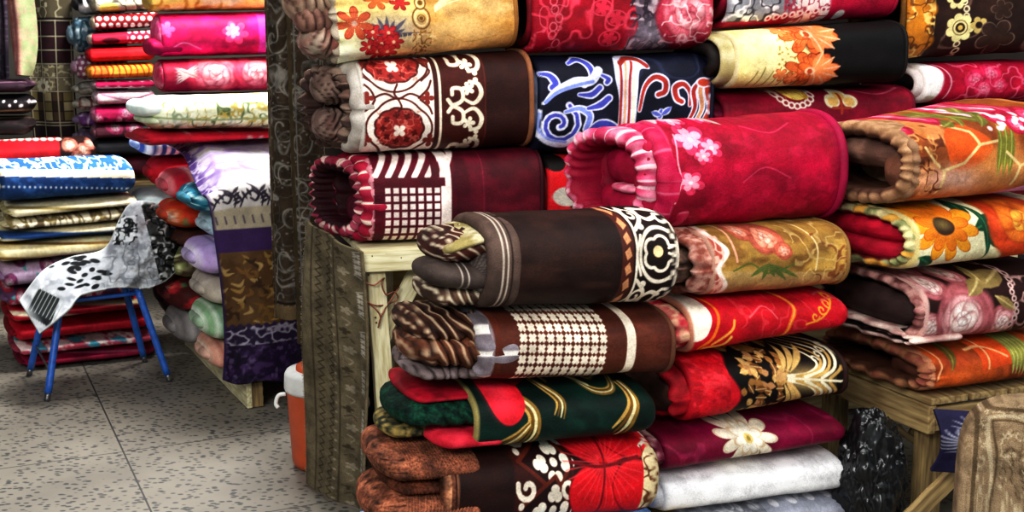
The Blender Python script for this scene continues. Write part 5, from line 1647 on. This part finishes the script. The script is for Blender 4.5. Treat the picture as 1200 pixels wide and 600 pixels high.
# ================================================================== quilts on the left
PL = Plane(30, 5.9, 25); PL.p = np.array([-2.364, 5.718, 0.0])
def q_navy(p):
    p.fill('#2a5a90'); p.filigree(6, .085, '#e8efe8', 3)
    p.box(-60, 203, 300, 212, '#ece2c4'); k = p.y > 211; q = Dye(p.x[k], p.y[k], '#1c3a6a', 3); q.mottle(9, 5, '#3a6aa8', .6); p.c[k] = q.c
    for x in range(-20, 180, 6): p.disc(x, 222, 1.2, '#c9d4e0')
def q_edge(c, c2, lines):
    def f(p):
        p.fill(c); p.mottle(16, 5, c2, .8)
        for y, w, col in lines: p.line([(-40, y + 4), (40, y + 2), (100, y), (170, y - 5)], w, col)
    return f


QL = [('navy and white quilt with cream piped edge, topmost of the left quilt stack', (-6, 190), (160, 184), (160, 224), (-6, 238), q_navy, '#dcd2b0'),
      ('pale yellow ribbed quilt under the navy and white one', (8, 239), (162, 225), (162, 238), (8, 254), q_edge('#e6dab2', '#f2ead0', ((244, 2, '#8a7a4a'), (250, 2, '#f4ecd0'))), '#d8c890'),
      ('cream quilt with brown sprig print in the left quilt stack', (4, 254), (160, 238), (160, 254), (4, 268), lambda p: (p.fill('#e2dabe'), p.filigree(9, .08, '#6a5a40', 3), p.filigree(14, .05, '#8a7a50', 6)), '#cfc298'),
      ('navy banded cream quilt, fourth from the top of the left quilt stack', (-6, 268), (155, 254), (155, 268), (-6, 282), q_edge('#e4d8b0', '#f0e8cc', ((274, 5, '#1f3f70'), (280, 2, '#1f3f70'))), '#e0d4a8'),
      ('yellow and tan striped quilt above the lavender one', (-8, 282), (148, 268), (148, 290), (-8, 306), q_edge('#e2cf98', '#f0e4bc', ((288, 2, '#7a5a2c'), (294, 2.5, '#f0e4b8'), (300, 2, '#8a6a34'), (304, 2, '#f0e4b8'))), '#e0c880'),
      ('lavender and pink flowered folded quilt half hidden by the throw', (-4, 306), (150, 292), (150, 320), (0, 334), blooms('#b9a0b8', ('#8a3a6a', '#c88aa8', '#e8dce0'), '#4a9a98', 8, 24), '#8a6a8a'),
      ('mixed teal and white folded blanket behind the blue stool', (0, 334), (160, 320), (160, 338), (4, 356), blooms('#5a3a58', ('#c02844', '#d8a8b8', '#e8e0e4'), '#3a8a90', 7, 22), '#6a4a6a'),
      ('tan and red edged folded blanket behind the blue stool', (8, 356), (172, 339), (172, 356), (10, 374), q_edge('#b8142a', '#8f0f20', ((358, 3, '#cdb98a'), (366, 3, '#e4d8b8'), (371, 2, '#9a8450'))), '#9a1020'),
      ('bright red folded blanket behind the blue stool', (10, 374), (178, 357), (178, 378), (14, 396), q_edge('#b30d22', '#d01a30', ((395, 3, '#c0a070'),)), '#8a0c1c'),
      ('multicolour striped folded blanket low behind the blue stool', (14, 396), (182, 379), (182, 394), (20, 412), lambda p: (p.fill('#b8465a'), p.mottle(10, 3, '#e4dcd4', .9, .45, .6), p.mottle(22, 4, '#3a9ab0', .9, .58, .64, 5), p.line([(0, 402), (182, 386)], 2, '#7a1024')), '#a03a50'),
      ('dark magenta folded blanket at the bottom of the left quilt stack', (18, 412), (184, 394), (182, 416), (28, 434), q_edge('#8f0f34', '#6d0a28', ((414, 2.4, '#d8a8b0'), (420, 1.6, '#c05878'))), '#7a0c2c')]
for k, (lab, tl, tr, br, bl, pt, ic) in enumerate(QL):
    blanket('folded_quilt', lab, PL, (tl, tr, br, bl), .62, pt, dens=.85, n=3.0, disp=.013, dfreq=5.0, inside='#3a2a2a', group='quilts in the left stack', mat=M_COTTON if k < 5 else M_PLUSH, bnose=.05, er=.045, cat='quilt' if k < 6 else 'blanket',
            zb=.006 if k == len(QL) - 1 else None, inner=[dict(d=.9, h=.5, cz=.5, x=-.02, len=.12, c=ic, nose=.04)])

PK = Plane(60, 6.75, 22)
def q_redlace(p):
    p.fill('#a90f1e'); p.mottle(30, 10, '#c41a28', .8); p.box(70, 150, 130, 200, '#2a1210')
    for q in ((82, 172, 10), (98, 178, 9), (108, 170, 8), (90, 186, 8)): p.rose(*q, ('#b06a5a', '#dca890', '#efd8c8'), 6, .9, int(q[0]), '#4a1a14')
    for x in range(-20, 76, 9): p.disc(x, 165, 4, '#e8d0c0', 2.4)
blanket('folded_blanket', 'red blanket with pale lace edge and a dark flowered end, behind the left quilt stack', PK, ((-12, 166), (112, 160), (112, 192), (-12, 198)), .5, q_redlace, dens=.8, group='blankets behind the quilts', inside='#4a0a10', er=.05, inner=[dict(d=.9, h=.8, x=-.01, c='#8a1018')])
bx_ = PK.at(50, 190, .02); bx_[2] = 0
st_ = empty('storage_bench', T(bx_)); tag(st_, 'raw wood bench hidden behind the left quilt stack', 'bench')
zbn = PK.at(-12, 198, .15)[2] - .02
part_board('top_board', st_, bx_ - PK.a * .5 + PK.b * .25 + [0, 0, zbn - .02], bx_ + PK.a * .34 + PK.b * .25 + [0, 0, zbn - .02], .5, .03, M_RAW, PK.b)
for da, db in ((-.45, .05), (.3, .05), (-.45, .45), (.3, .45)):
    q = bx_ + PK.a * da + PK.b * db; part_board('leg', st_, q, q + [0, 0, zbn - .036], .05, .05, M_RAWV, PK.a)

# ---------------------------------------------------------------- stool with the throw
F_ = [at_z(55, 470), at_z(199, 447), at_z(170, 424), at_z(34, 440)]          # FL FR BR BL on the floor
ctr = sum(F_) / 4
sto = empty('stool', T((ctr[0], ctr[1], 0))); tag(sto, 'blue tubular metal stool with splayed legs, under the black and white throw', 'stool')
topc = [ctr + (f - ctr) * .62 + np.array([0, 0, z]) for f, z in zip(F_, (.445,) * 4)]
for (i, j) in ((0, 1), (3, 2)):
    A_, B_ = topc[i], topc[j]; up = np.array([0, 0, .045]); m1 = A_ * .86 + B_ * .14 + up; m2 = A_ * .14 + B_ * .86 + up
    path = np.vstack([smooth_path([A_ - (A_ - F_[i]) * .06, A_, A_ * .955 + B_ * .045 + up * .62, m1], 6)[:-1], smooth_path([m1, m2, A_ * .045 + B_ * .955 + up * .62, B_, B_ - (B_ - F_[j]) * .06], 6)])
    wpart('seat_frame', sto, tube(path, 0.0165, 12), M_BLUE)
    for e, kx in ((A_, i), (B_, j)):
        f = F_[kx] + [0, 0, .0]
        lg = wpart('leg', sto, tube(np.array([f + (e - f) * t for t in np.linspace(.075, 1, 12)]), 0.0165, 12), M_BLUE)
        ft = wpart('foot', lg, tube(np.array([f + (e - f) * t for t in np.linspace(0.0, .078, 4)]), .0135, 12), M_STEEL, 'bare steel foot where the paint is gone')
for i, j in ((0, 1), (1, 2), (2, 3), (3, 0)):
    h = np.array([0, 0, -.015]); f = .985
    wpart('rail', sto, tube(np.array([topc[i] * (1 - t) + topc[j] * t + h for t in np.linspace(0.0, 1, 6)]), .010, 10), M_BLUE)
wpart('stretcher', sto, tube(np.array([F_[0] + (topc[0] - F_[0]) * .28, F_[3] + (topc[3] - F_[3]) * .34]), .006, 8), M_STEEL)
me, M = board((topc[0] + topc[3]) / 2 + [0, 0, .028], (topc[1] + topc[2]) / 2 + [0, 0, .028], .30, .012, tuple((topc[3] - topc[0])), .004)
o = link('seat', me, M_BLUE); o.parent = sto; o.matrix_parent_inverse = sto.matrix_world.inverted(); o.matrix_world = M

EA = smooth_path([(212, 296, 5.80), (207, 268, 5.82), (196, 248, 5.82), (176, 236, 5.80), (153, 238, 5.76), (139, 258, 5.74), (122, 291, 5.70), (82, 301, 5.64), (50, 317, 5.56), (22, 352, 5.46)], 8)
EB = smooth_path([(208, 316, 5.62), (196, 328, 5.58), (182, 335, 5.54), (166, 338, 5.50), (150, 337, 5.44), (136, 337, 5.40), (116, 340, 5.36), (94, 346, 5.30), (78, 364, 5.22), (46, 391, 5.20)], 8)


def throw_px(u, v):
    t = np.linspace(0, 1, len(EA)); a = np.stack([np.interp(u, t, EA[:, k]) for k in range(3)], 1); b = np.stack([np.interp(u, t, EB[:, k]) for k in range(3)], 1)
    return a * (1 - v)[:, None] + b * v[:, None]


def throw_f(u, v):
    q = throw_px(u, v); hump = np.exp(-((u - .32) / .2) ** 2)
    Y = q[:, 2] - .10 * np.sin(v * PI) * (.4 + hump) + .05 * (fbm(q[:, 0] / 22, q[:, 1] / 22, 0, 3) - .5) + .07 * (fbm(q[:, 0] / 11, q[:, 1] / 11, 0, 13) - .5) * hump + .018 * np.sin(q[:, 0] / 5 + q[:, 1] / 9) * hump
    px, py = q[:, 0], q[:, 1]
    d = np.stack([(px - 600) / FPX, CF[1] + (300 - py) / FPX * CU[1], CF[2] + (300 - py) / FPX * CU[2]], 1)
    return CO + d * (Y / d[:, 1])[:, None]


def throw_c(u, v):
    q = throw_px(u, v); p = Dye(q[:, 0], q[:, 1], '#b4b7bc', 4); p.mottle(12, 10, '#878b91', .8); p.mottle(7, 6, '#d8dadc', .7, .5, .7, 5); p.soft = .5
    K = '#16181a'
    rg = np.random.RandomState(2)
    for k in range(34):
        x, y = rg.uniform(52, 128), rg.uniform(300, 342)
        p.disc(x, y, rg.uniform(3.5, 6.5), K, rg.uniform(1.6, 2.8), rg.uniform(-30, 20))
    p.poly([(46, 338), (70, 350), (58, 384), (28, 366)], '#26292b')
    for k in range(8): p.line([(32 + 4.4 * k, 368 + 2 * k - 6), (46 + 4.4 * k, 340 + 2 * k - 4)], 1.0, '#9aa09c', False)
    p.poly([(138, 255), (160, 252), (158, 282), (132, 286)], '#e6e8ea'); p.filigree(5.5, .10, K, 5, box=(132, 252, 161, 287))
    for k in range(8): p.line([(168 + 5 * k, 240 + 4 * k), (178 + 4.4 * k, 262 + 3 * k), (182 + 4 * k, 290 + 3 * k)], 2.6, '#1c1e1f', amt=.9)
    k = p.x > 178 + (p.y - 290) * .25; qd = Dye(p.x[k], p.y[k], '#3f4140', 3); qd.filigree(9, .12, '#d0d4d2', 3); qd.filigree(7, .1, '#121413', 6); p.c[k] = qd.c
    p.filigree(14, .03, '#6a6e74', 9, amt=.6, box=(120, 285, 190, 345))  # crumple shading painted on as grey crease lines
    e = np.minimum(v, 1 - v); p.mix(np.clip(1 - e / .05, 0, 1), '#ccd0d0')
    p.mix(np.clip(1 - (1 - u) / .03, 0, 1), '#c8cccc')
    return p.c


o = link('throw_blanket', cloth(throw_f, 260, 150, throw_c, .012), M_COTTON); tag(o, 'black and white patterned throw heaped on the blue stool, one corner hanging', 'throw')

# ================================================================== far stacks
P2 = Plane(180, 6.75, 22)
def q_mag(p):
    p.fill('#b80a4a'); p.mottle(30, 14, '#d81560', .8); p.mottle(16, 10, '#8f0638', .6, .5, .7, 4)
    p.petals(275, 38, 17, 6, '#e83a6a', 10, .5, .9, '#9a0a3a', 1); p.petals(272, 36, 9, 6, '#f488a0', 30, .5); p.disc(273, 37, 2.5, '#f8e0d8'); p.petals(196, 34, 10, 5, '#e04a80', 0, .4); p.line([(200, 58), (215, 50), (235, 58)], 1.4, '#e87aa0'); p.box(303, 0, 330, 70, '#c8308a')
FG = 'blankets in the far stacks'
RB = dict(d=.94, h=.84, x=-.03, len=.2, nose=.035)
blanket('rolled_blanket', 'pale yellow tiger-striped blanket, topmost of the far stack', P2, ((178, -30), (345, -36), (345, 12), (178, 14)), .5, lambda p: (p.fill('#eccf6a'), p.filigree(14, .08, '#b8862c', 3), p.mottle(20, 10, '#f8eec0', .7)), dens=.8, group=FG, inside='#7a5a20', inner=[dict(RB, c='#d8b858')])
blanket('rolled_blanket', 'magenta blanket with one pink flower in the far stack', P2, ((190, 15), (345, 11), (345, 64), (190, 68)), .5, q_mag, dens=.9, group=FG, inside='#4a0620', inner=[dict(RB, c='#d02a70', c2='#e878a0', ridge=(.03, .01, .4)), dict(RB, h=.4, cz=.25, x=-.08, c='#a80a48')])
blanket('rolled_blanket', 'coral pink peony blanket under the magenta one in the far stack', P2, ((192, 69), (345, 65), (345, 106), (192, 109)), .5,
        lambda p: (p.fill('#8f1030'), p.rose(252, 88, 34, ('#d8344e', '#ee6a74', '#f49a98', '#f8b8b0'), 8, .8, 2, '#8a1028'), p.rose(300, 86, 30, ('#e04058', '#f07a80', '#f8a8a4'), 7, .8, 5, '#8a1028'), [p.leaf(205, 100 - 5 * k, 232, 76 + 4 * k, 7, '#c8a8a0', '#5a1a2a') for k in range(5)]), dens=.9, group=FG, inside='#4a0620',
        inner=[dict(RB, c='#c02850', c2='#e08898', ridge=(.03, .01, .4))])
blanket('rolled_blanket', 'dark rose blanket hidden under the coral peony one', P2, ((200, 109), (345, 106), (345, 160), (200, 165)), .5, ('#6a1030', '#8a2040'), dens=.3, group=FG, inner=[dict(RB, c='#8a2040')])
b2 = P2.at(195, 150); b2[2] = 0; zz = P2.at(200, 165, .15)[2] - .01
s2 = empty('storage_bench', T(b2)); tag(s2, 'raw wood bench hidden behind the purple bed stack', 'bench')
part_board('top_board', s2, b2 + PK.b * .25 + [0, 0, zz - .02], b2 + P2.a * .95 + P2.b * .25 + [0, 0, zz - .02], .5, .03, M_RAW, P2.b)
for da, db in ((.05, .05), (.9, .05), (.05, .45), (.9, .45)):
    q = b2 + P2.a * da + P2.b * db; part_board('leg', s2, q, q + [0, 0, zz - .036], .05, .05, M_RAWV, P2.a)

P1 = Plane(110, 7.5, 20)
def dots(a, b, r, st):
    def f(p):
        p.fill(a); i = np.floor((p.y) / st); X = p.x + (i % 2) * st / 2; dx = X - np.round(X / st) * st; dy = p.y - (i + .5) * st
        p.mix(p.edge(np.hypot(dx, dy) - r), b)
    return f
def tiger(p):
    p.fill('#e09a2c'); p.mottle(14, 8, '#f0bc50', .7)
    for k in range(12): p.line([(108 + 7 * k, 74), (112 + 7 * k, 82), (108 + 7 * k + 3 * (k % 3), 94)], 2.6, '#c03018', True, (1, .6, .2))
    p.box(100, 70, 128, 96, '#c82a1a', .35)
ML = [('cream and grey folded blanket with a yellow patch, topmost of the second far stack', (112, -8), (186, -12), (186, 12), (112, 16), lambda p: (p.fill('#c9c0a8'), p.filigree(9, .08, '#5a544a', 3), p.disc(128, 10, 12, '#ecd46a', 8)), '#b0a890'),
      ('dark red blanket with large white polka dots in the second far stack', (112, 17), (188, 12), (188, 32), (112, 37), dots('#7a0f18', '#f2ece4', 2.9, 8.4), '#c8b8a0'),
      ('wine red blanket with white dots on its right half, below the larger dotted one', (108, 38), (186, 33), (186, 51), (108, 54), lambda p: (dots('#a81838', '#f4e4e4', 2.8, 8)(p), p.mix(np.clip((152 - p.x) / 4, 0, 1), '#a8203c'), p.disc(130, 48, 10, '#4a0a1a', 4)), '#d8c8b8'),
      ('plain scarlet blanket above the orange tiger-striped one', (106, 55), (182, 52), (182, 71), (106, 74), lambda p: (p.fill('#cc1420'), p.mottle(20, 10, '#e02a30', .7)), '#a81020'),
      ('orange tiger-striped blanket in the second far stack', (106, 75), (182, 72), (182, 91), (106, 93), tiger, '#d08a30'),
      ('magenta and white petal blanket in the second far stack', (112, 94), (182, 92), (182, 103), (112, 105), lambda p: (p.fill('#e4c8d0'), [p.disc(118 + 14 * k, 99, 8, '#b01850', 4) for k in range(6)]), '#c0a8b0'),
      ('white and pale pink blanket in the second far stack', (114, 106), (182, 104), (182, 121), (114, 123), lambda p: (p.fill('#ead8dc'), p.mottle(14, 8, '#d09aae', .7), p.line([(120, 112), (150, 118), (180, 110)], 2, '#b8708a')), '#d0b8c0'),
      ('hot pink floral blanket low in the second far stack', (112, 124), (182, 122), (182, 142), (112, 145), blooms('#a81850', ('#d83a78', '#f088a8', '#f8c8d4'), '#6a1838', 8, 18), '#c87898'),
      ('mixed pink blanket third from the bottom of the second far stack', (112, 146), (182, 143), (182, 160), (112, 163), blooms('#5a2a38', ('#b83a6a', '#e0a0b4', '#e8dcd8'), '#3a4a40', 8, 20), '#8a5a68'),
      ('dark slate blanket near the bottom of the second far stack', (114, 164), (182, 161), (182, 180), (114, 183), ('#2c2c30', '#4a4448'), '#3a3438'),
      ('dull wine blanket at the bottom of the second far stack', (114, 184), (182, 181), (182, 204), (114, 208), ('#5a1a28', '#3a1018'), '#4a1a24')]
for k, (lab, tl, tr, br, bl, pt, ic) in enumerate(ML):
    blanket('rolled_blanket', lab, P1, (tl, tr, br, bl), .5, pt, dens=1.2, n=3.4, group=FG, inside='#3a1a1c', inner=[dict(RB, h=.9, x=-.03, c=ic, ridge=(.035, .012, .3))])
b1 = P1.at(105, 150); b1[2] = 0; zz = P1.at(114, 208, .15)[2] - .012
s1 = empty('storage_bench', T(b1)); tag(s1, 'raw wood bench hidden under the polka dot stack', 'bench')
part_board('top_board', s1, b1 - P1.a * .35 + P1.b * .25 + [0, 0, zz - .02], b1 + P1.a * .55 + P1.b * .25 + [0, 0, zz - .02], .5, .03, M_RAW, P1.b)
for da, db in ((-.3, .05), (.5, .05), (-.3, .45), (.5, .45)):
    q = b1 + P1.a * da + P1.b * db; part_board('leg', s1, q, q + [0, 0, zz - .036], .05, .05, M_RAWV, P1.a)

P0 = Plane(85, 7.75, 20)
for lab, y0, y1, x0, pt, ic in (('black and white blanket end, topmost beside the polka dot blankets', -10, 18, 90, curls('#1c1a1e', '#e4e0e0', 16, .12), '#2a282c'),
                                ('blue-grey ruffled blanket end beside the dotted blankets', 20, 62, 84, curls('#5f7c8c', '#c4d4da', 14, .08, '#2c4450'), '#8aa4b0'),
                                ('mauve blanket end with white dots', 64, 95, 88, dots('#8a4a68', '#f0e0e4', 2.2, 7), '#c8a0b4'),
                                ('pale grey ruffled blanket end above the other grey one', 96, 113, 90, curls('#a8a49a', '#6a665c', 10, .08), '#c0bcb0'),
                                ('cream grey ruffled blanket end just above the purple one', 114, 131, 90, curls('#b4aca0', '#7a4a4c', 10, .08), '#c8c0b0'),
                                ('purple ruffled blanket end with white curls', 132, 150, 90, curls('#6a3a78', '#c8b0d0', 10, .09), '#a088b0'),
                                ('dull violet blanket end at the base of the ruffled stack', 151, 172, 90, curls('#5a4a60', '#9a8aa0', 10, .09), '#8a7a90')):
    blanket('rolled_blanket', lab, P0, ((x0, y0), (150, y0 - 3), (150, y1 - 3), (x0, y1)), .5, pt, dens=1.0, group='ruffled blanket ends in the far stacks', inside='#2a2024', off=.10,
            bnose=.05, bridge=(.035, .010, .5), inner=[dict(d=.7, h=.6, x=-.03, len=.14, c=ic, nose=.04, ridge=(.03, .01, .5))])


def patch_c(u, v):
    p = Dye(30 + 52 * u, -20 + 185 * v, '#241a1c', 5); p.soft = .5
    L = '#cfc3a4'
    p.box(30, -20, 90, 32, '#6a604a'); p.filigree(9, .07, '#c0b898', 3, box=(30, -20, 90, 32))
    for k in range(16): p.disc(36 + (k * 11) % 44, -14 + (k * 17) % 46, 1.6, '#d0c8a8')
    for j in range(3):
        for i in range(3): p.box(34 + 17 * i, 38 + 14 * j, 48 + 17 * i, 49 + 14 * j, '#3a1c24')
    for j, y in enumerate((80, 94)):
        for i in range(3): p.box(33 + 17 * i, y, 48 + 17 * i, y + 12, '#857a5e'); p.filigree(5, .1, '#cfc6a4', j + i, box=(33 + 17 * i, y, 48 + 17 * i, y + 12))
    p.petals(50, 102, 9, 10, '#efe8d0', 0, .6); p.disc(50, 102, 3, '#6a5a3a')
    for j in range(3):
        for i in range(5): p.box(31 + 10 * i, 108 + 10 * j, 40 + 10 * i, 117 + 10 * j, ('#8a7a4c', '#5a4430', '#b8a87c', '#3a2c24')[(i * 3 + j * 2) % 4])
    for j in range(2):
        for i in range(3): p.box(34 + 17 * i, 144 + 12 * j, 47 + 17 * i, 153 + 12 * j, '#2a1c20')
    for y in (35, 51, 65, 79, 93, 107, 139, 142): p.mix(np.clip(1.1 - np.abs(p.y - y), 0, 1), L)
    for x in (32, 49.5, 66.5, 80): p.mix(np.clip(1.1 - np.abs(p.x - x), 0, 1) * (p.y > 34), L)
    return p.c


def flat(px0, px1, y0, y1, Y, amp=.03, ph=0., taper=None):
    def f(u, v):
        x = px0 + (px1 - px0) * u
        if taper is not None: x = (px0 + px1) / 2 + (x - (px0 + px1) / 2) * np.interp(v, np.linspace(0, 1, len(taper)), taper)
        Yv = Y + amp * np.sin(u * 6 + ph) + .02 * np.sin(v * 5 + ph)
        X = (x - 600) / FPX * Y * .985
        z = at_y(600, y0, Y)[2] + (at_y(600, y1, Y)[2] - at_y(600, y0, Y)[2]) * v
        return np.stack([X, Yv, z], 1)
    return f


o = link('hanging_textile', cloth(flat(30, 84, -40, 172, 8.1, .04, 1), 140, 330, patch_c, .01), M_COTTON); tag(o, 'black and cream patchwork textile with checks and flowers, hanging at the far left', 'textile')


def pinkgreen(u, v):
    p = Dye(12 + 30 * u, -40 + 130 * v, '#d88a80', 3); p.mottle(5, 20, '#e8b0a0', .8); p.filigree(4, .1, '#c86a70', 3, amt=.6)
    m = np.clip((p.x - 27) / 3, 0, 1); q = p.c.copy(); p.mix(m, '#b8c890'); p.filigree(5, .08, '#e0b8a0', 6, amt=.6)
    p.vband(27, 1.4, '#7a4a48'); p.mix(np.clip(1 - np.minimum(u, 1 - u) / .06, 0, 1), '#c8a890')
    return p.c


o = link('hanging_textile', cloth(flat(10, 40, -40, 88, 7.1, -.05, -1.5, (1, 1, 1, 1, 1, .98, .92, .75, .3)), 70, 200, pinkgreen, .02), M_PLUSH); tag(o, 'pink and pale green textile with a rounded lower end, hanging in front of the patchwork', 'textile')
o = link('hanging_textile', cloth(flat(-30, 9, -40, 102, 7.3, -.05, 0), 60, 160, lambda u, v: (lambda p: (p.mottle(8, 40, '#4a3a48', .8), p.filigree(7, .06, '#6a5a68', 3, amt=.6), p.c)[-1])(Dye(u * 46, v * 140, '#2a2030', 3)), .02), M_PLUSH)
tag(o, 'dark plum textile hanging at the left edge above the dark folded blankets', 'textile')
PD = Plane(20, 7.0, 15)
for lab, y0, y1, pt in (('dark plum folded blanket, topmost of the dark pile at the left edge', 93, 110, lambda p: (p.fill('#33202c'), p.line([(-20, 98), (30, 96)], 1.6, '#7a5a6a'))),
                        ('black folded blanket with rows of white specks at the left edge', 111, 136, lambda p: (p.fill('#141014'), [p.disc(-10 + 7 * k, 120 + 5 * (k % 2), 1.8, '#d8d0d0') for k in range(8)], p.line([(-20, 132), (32, 130)], 2, '#6a5a40'))),
                        ('black folded blanket with a tan edge, lowest of the dark pile', 137, 160, lambda p: (p.fill('#181214'), p.line([(-20, 140), (32, 138)], 2.4, '#8a7a5a'), p.mottle(12, 6, '#3a2a2c', .7)))):
    blanket('folded_blanket', lab, PD, ((-30, y0), (32, y0 - 1), (32, y1 - 1), (-30, y1)), .5, pt, dens=.9, group='dark blankets at the far left', er=.05, inside='#141014', inner=[dict(d=.9, h=.8, x=-.01, c='#1a1418')])


# ================================================================== light and setting
def floor_mat():
    m, nt, bs, N, Lk = new_mat('terrazzo_tiles')
    tc = N('ShaderNodeTexCoord')
    mp = N('ShaderNodeMapping'); mp.inputs['Rotation'].default_value = (0, 0, math.radians(-25.5)); mp.inputs['Location'].default_value = (FLX, FLY, 0)
    Lk(tc.outputs['Object'], mp.inputs['Vector'])
    # dark elongated chips
    st = N('ShaderNodeMapping'); st.inputs['Rotation'].default_value = (0, 0, math.radians(35)); st.inputs['Scale'].default_value = (30, 46, 1)
    Lk(tc.outputs['Object'], st.inputs['Vector'])
    vo = N('ShaderNodeTexVoronoi'); vo.inputs['Scale'].default_value = 1.0; vo.inputs['Randomness'].default_value = 1
    Lk(st.outputs[0], vo.inputs['Vector'])
    cr = N('ShaderNodeValToRGB'); cr.color_ramp.elements[0].position = .27; cr.color_ramp.elements[1].position = .40
    cr.color_ramp.elements[0].color = (*lin(hx('#3a3a38')), 1); cr.color_ramp.elements[1].color = (*lin(hx('#787267')), 1)
    Lk(vo.outputs['Distance'], cr.inputs[0])
    n = N('ShaderNodeTexNoise'); n.inputs['Scale'].default_value = 2.2; n.inputs['Detail'].default_value = 5
    Lk(tc.outputs['Object'], n.inputs['Vector'])
    mr = N('ShaderNodeMapRange'); mr.inputs['From Min'].default_value = .3; mr.inputs['From Max'].default_value = .7; mr.inputs['To Min'].default_value = .75; mr.inputs['To Max'].default_value = 1.15
    Lk(n.outputs['Fac'], mr.inputs['Value'])
    sc = N('ShaderNodeVectorMath'); sc.operation = 'SCALE'; Lk(cr.outputs[0], sc.inputs[0]); Lk(mr.outputs[0], sc.inputs['Scale'])
    br = N('ShaderNodeTexBrick'); br.offset = 0; br.inputs['Scale'].default_value = 1.0
    br.inputs['Brick Width'].default_value = TILE; br.inputs['Row Height'].default_value = TILE; br.inputs['Mortar Size'].default_value = .004; br.inputs['Mortar Smooth'].default_value = 0.3
    Lk(mp.outputs[0], br.inputs['Vector'])
    mx = N('ShaderNodeMix'); mx.data_type = 'RGBA'
    Lk(br.outputs['Fac'], mx.inputs['Factor']); Lk(sc.outputs[0], mx.inputs['A']); mx.inputs['B'].default_value = (*lin(hx('#2d2b28')), 1)
    Lk(mx.outputs['Result'], bs.inputs['Base Color'])
    bs.inputs['Roughness'].default_value = .55
    return m


TILE, FLX, FLY = 0.86, -.559, -5.62


def quad(name, pts, mat, kind='structure'):
    V = np.array(pts, float)
    o = link(name, mesh_np(V, [[0, 1, 2, 3]], smooth=False), mat)
    o['kind'] = kind
    return o


M_PLASTER = plain_mat('plaster', '#5a554c', .9, 0, '#45413a', 3, .1)
M_FLOOR = floor_mat()
M_GAPSHADE = plain_mat('gap_shade', '#3a302a', .95, 0, '#2a221d', 3, .1)  # dark tone stands in for shade between the rolls
X0, X1, Y0, Y1, HT = -5.2, 5.0, -2.5, 9.6, 3.6
quad('floor', [(X0, Y0, 0), (X1, Y0, 0), (X1, Y1, 0), (X0, Y1, 0)], M_FLOOR)
quad('wall_back', [(X0, Y1, 0), (X1, Y1, 0), (X1, Y1, HT), (X0, Y1, HT)], M_PLASTER)
quad('wall_left', [(X0, Y0, 0), (X0, Y1, 0), (X0, Y1, HT), (X0, Y0, HT)], M_PLASTER)
_w0 = PB.p + PB.b * .62 - PB.a * .05; _w1 = _w0 + PB.a * 4.6
quad('gap_backing_wall', [(*_w1[:2], 0), (*_w0[:2], 0), (*_w0[:2], HT), (*_w1[:2], HT)], M_GAPSHADE)  # added unseen wall that keeps the gaps in the back row dark


def area(name, loc, target, sx, sy, power, col=(1, 1, 1)):
    d = bpy.data.lights.new(name, 'AREA'); d.shape = 'RECTANGLE'; d.size = sx; d.size_y = sy; d.energy = power; d.color = col
    o = bpy.data.objects.new(name, d); COL.objects.link(o); o.location = loc
    o.rotation_euler = (Vector(target) - Vector(loc)).to_track_quat('-Z', 'Y').to_euler()
    return o


area('daylight_front', (-1.6, -1.2, 3.5), (0.5, 3.6, .8), 2.4, 1.4, 190, (1, .98, .95))
area('fill_right', (2.4, -.4, 3.0), (1.5, 3.8, .7), 1.6, 1.2, 45, (1, .98, .95))  # added fill lamp that brightens the right-hand stacks
area('skylight_left', (-1.15, 6.3, 3.5), (-1.2, 6.3, 0), 1.3, 1.3, 300, (1, .98, .96))
area('daylight_top', (0.8, 3.0, 3.6), (0.8, 3.6, 0), 3.0, 1.6, 80, (1, .98, .95))
w = bpy.data.worlds.new('world'); SC.world = w; w.use_nodes = True
w.node_tree.nodes['Background'].inputs[0].default_value = (.86, .93, 1, 1)
w.node_tree.nodes['Background'].inputs[1].default_value = .5
SC.view_settings.view_transform = 'Standard'
SC.view_settings.look = 'None'
SC.view_settings.exposure = 0.12
SC.view_settings.gamma = 1
SC.view_settings.use_curve_mapping = True
_cm = SC.view_settings.curve_mapping
_c = _cm.curves[3]
for x, y in ((.10, .072), (.30, .285), (.60, .65), (.82, .885)): _c.points.new(x, y)
_cm.update()
